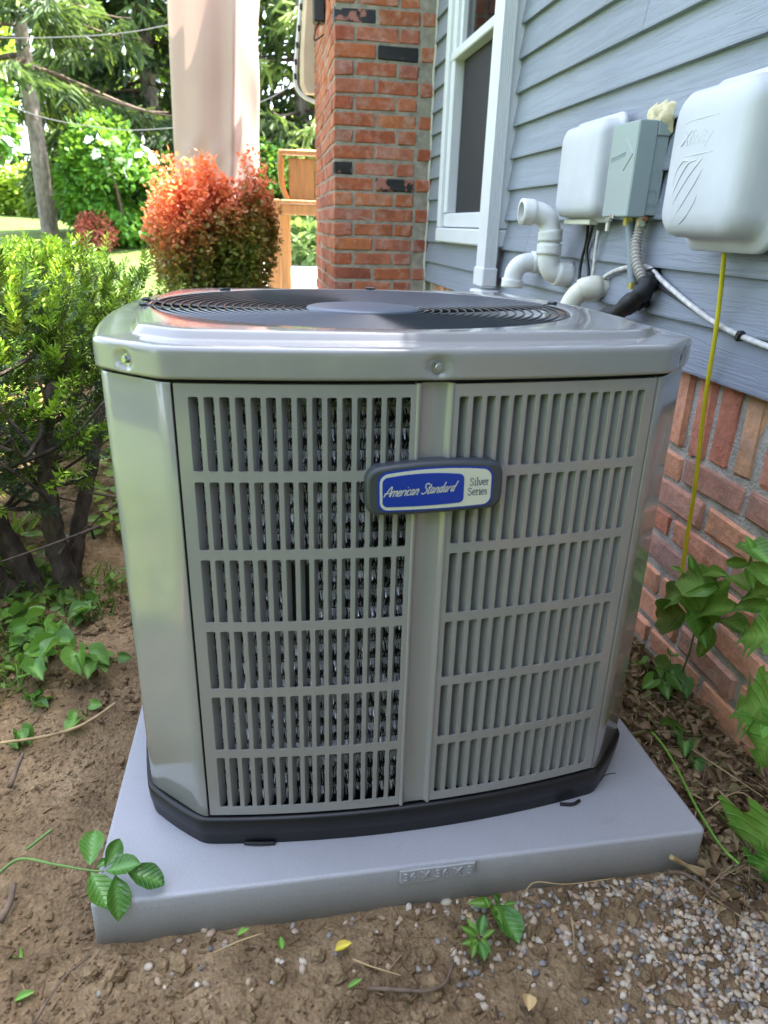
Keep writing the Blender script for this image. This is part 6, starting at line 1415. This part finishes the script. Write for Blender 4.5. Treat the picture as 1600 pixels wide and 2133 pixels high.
ok = outside(x, y) & (rg.random(n) < pr_g); x, y = x[ok], y[ok]
lumps('gravel', x, y, rg.uniform(0.0026, 0.0060, len(x)), 0.5, 0.09, GRV, 'mixed rounded gravel in front of the pad at the right', 'gravel', 3, sink=0.16, flatrot=True)
n = 2200; x = rg.uniform(0.80, 1.12, n); y = rg.uniform(-0.40, -0.05, n); ok = rg.random(n) < sstep(0.82, 0.95, x)
lumps('gravel', x[ok], y[ok], rg.uniform(0.0026, 0.0058, ok.sum()), 0.5, 0.05, GRV, 'upper layer of gravel at the lower right corner', 'gravel', 4, sink=-0.45, flatrot=True)
# loose pebbles
pbm = []
for k_ in range(6):
    r2 = np.random.default_rng(k_); v = IV * np.array([1.1, 0.8, 0.62]) * (1 + r2.normal(0, 0.05, (len(IV), 1))); me = np_mesh('pebble', v, IF, None, np.full(len(v), r2.random()), True)
    me.materials.append(GRV); pbm.append(me)
for px, py in ((355, 2000), (362, 2025), (330, 2045), (348, 2052), (375, 1995), (340, 1985), (310, 2015), (580, 2003), (630, 2020), (632, 2005), (905, 1900), (912, 1962), (930, 1880), (1000, 2078), (1005, 2098), (1090, 1975), (1130, 1978), (1125, 1960), (1245, 1890), (1260, 1960), (1210, 1975), (1300, 2050), (1175, 1935), (1180, 1955), (870, 2020), (425, 1935), (440, 1945), (470, 1972), (390, 1930), (1335, 1960), (690, 1890), (640, 1900), (610, 1930), (230, 1935), (210, 2068), (1040, 1995)):
    p = gp(px, py, 0.01); o_ = link('pebble', pbm[rg.integers(6)], None, (p[0], p[1], p[2] + 0.005), (rg.normal(0, 0.3), rg.normal(0, 0.3), rg.uniform(0, 6))); o_.scale = (rg.uniform(0.005, 0.0085),) * 3
    tag(o_, 'single rounded pebble lying loose on the brown soil', 'pebble', 'loose pebbles on the soil')
# litter of dead leaves between pad and wall, and mulch bits
LIT = foliage('dead_leaf_litter', [(0, (0.08, 0.05, 0.028)), (0.5, (0.24, 0.155, 0.085)), (0.85, (0.42, 0.30, 0.17)), (1, (0.16, 0.17, 0.06))], 0.1, 0.8, 0.2)
lt = leaf_geo(W=0.55, kind='ovate', droop=0.5, fold=0.7, n=5, wave=0.15)
n = 1500; x = rg.uniform(0.90, 1.14, n); y = rg.uniform(-0.10, 0.75, n); ok = outside(x, y); x, y = x[ok], y[ok]
o = scatter('leaf_litter', lt[0], lt[1], np.stack([x, y, soil_h(x, y) + rg.uniform(0.001, 0.014, len(x))], 1), basis(np.stack([rg.normal(0, 1, len(x)), rg.normal(0, 1, len(x)), rg.normal(0, 0.3, len(x))], 1), roll=rg.normal(0, 1.0, len(x))), rg.uniform(0.012, 0.034, len(x)), rg.random(len(x)), LIT, sm=True); tag(o, 'dry brown leaf litter between the pad and the brick wall', 'leaf litter', kind='stuff')
chip = (np.array([(-0.5, 0, 0), (0.5, 0.05, 0.05), (0.42, 1, 0.1), (-0.4, 0.9, 0.0)]), np.array([(0, 1, 2, 3)]))
cb_ = chamfer_box((-0.10, -0.5, -0.05), (0.10, 0.5, 0.05), 0.03); cbq = np.array(cb_[0]), np.array([f for f in cb_[1] if len(f) == 4])
n = 1700; x = rg.uniform(-0.4, 1.0, n); y = rg.uniform(-0.30, 0.7, n); ok = outside(x, y) & ((y < 0.02) | (rg.random(n) < 0.4)); x, y = x[ok], y[ok]
o = scatter('mulch_bits', cbq[0], cbq[1], np.stack([x, y, soil_h(x, y) + 0.002], 1), basis(np.stack([rg.normal(0, 1, len(x)), rg.normal(0, 1, len(x)), rg.normal(0, 0.2, len(x))], 1), roll=rg.normal(0, 0.5, len(x))), np.stack([rg.uniform(0.008, 0.02, len(x)), rg.uniform(0.005, 0.028, len(x)), rg.uniform(0.008, 0.016, len(x))], 1), rg.uniform(0.0, 0.62, len(x)), LIT); tag(o, 'small bits of bark mulch and dead stems on the soil', 'mulch', kind='stuff')
n = 420; x = rg.uniform(0.86, 1.13, n); y = rg.uniform(-0.30, 0.55, n); ok = outside(x, y) & ((y > -0.12) | (x > 0.98)); x, y = x[ok], y[ok]
stw = (np.array([(-0.012, -0.5, 0), (0.012, -0.5, 0), (0.012, 0.5, 0.03), (-0.012, 0.5, 0.03)]), np.array([(0, 1, 2, 3)]))
o = scatter('dry_grass', stw[0], stw[1], np.stack([x, y, soil_h(x, y) + rg.uniform(0.004, 0.02, len(x))], 1), basis(np.stack([rg.normal(0, 1, len(x)), rg.normal(0, 1, len(x)), rg.normal(0, 0.15, len(x))], 1), roll=rg.uniform(0, 3, len(x))), rg.uniform(0.03, 0.11, len(x)), rg.uniform(0.55, 0.9, len(x)), LIT); tag(o, 'dry straw strands in the litter beside the wall', 'dry grass', kind='stuff')
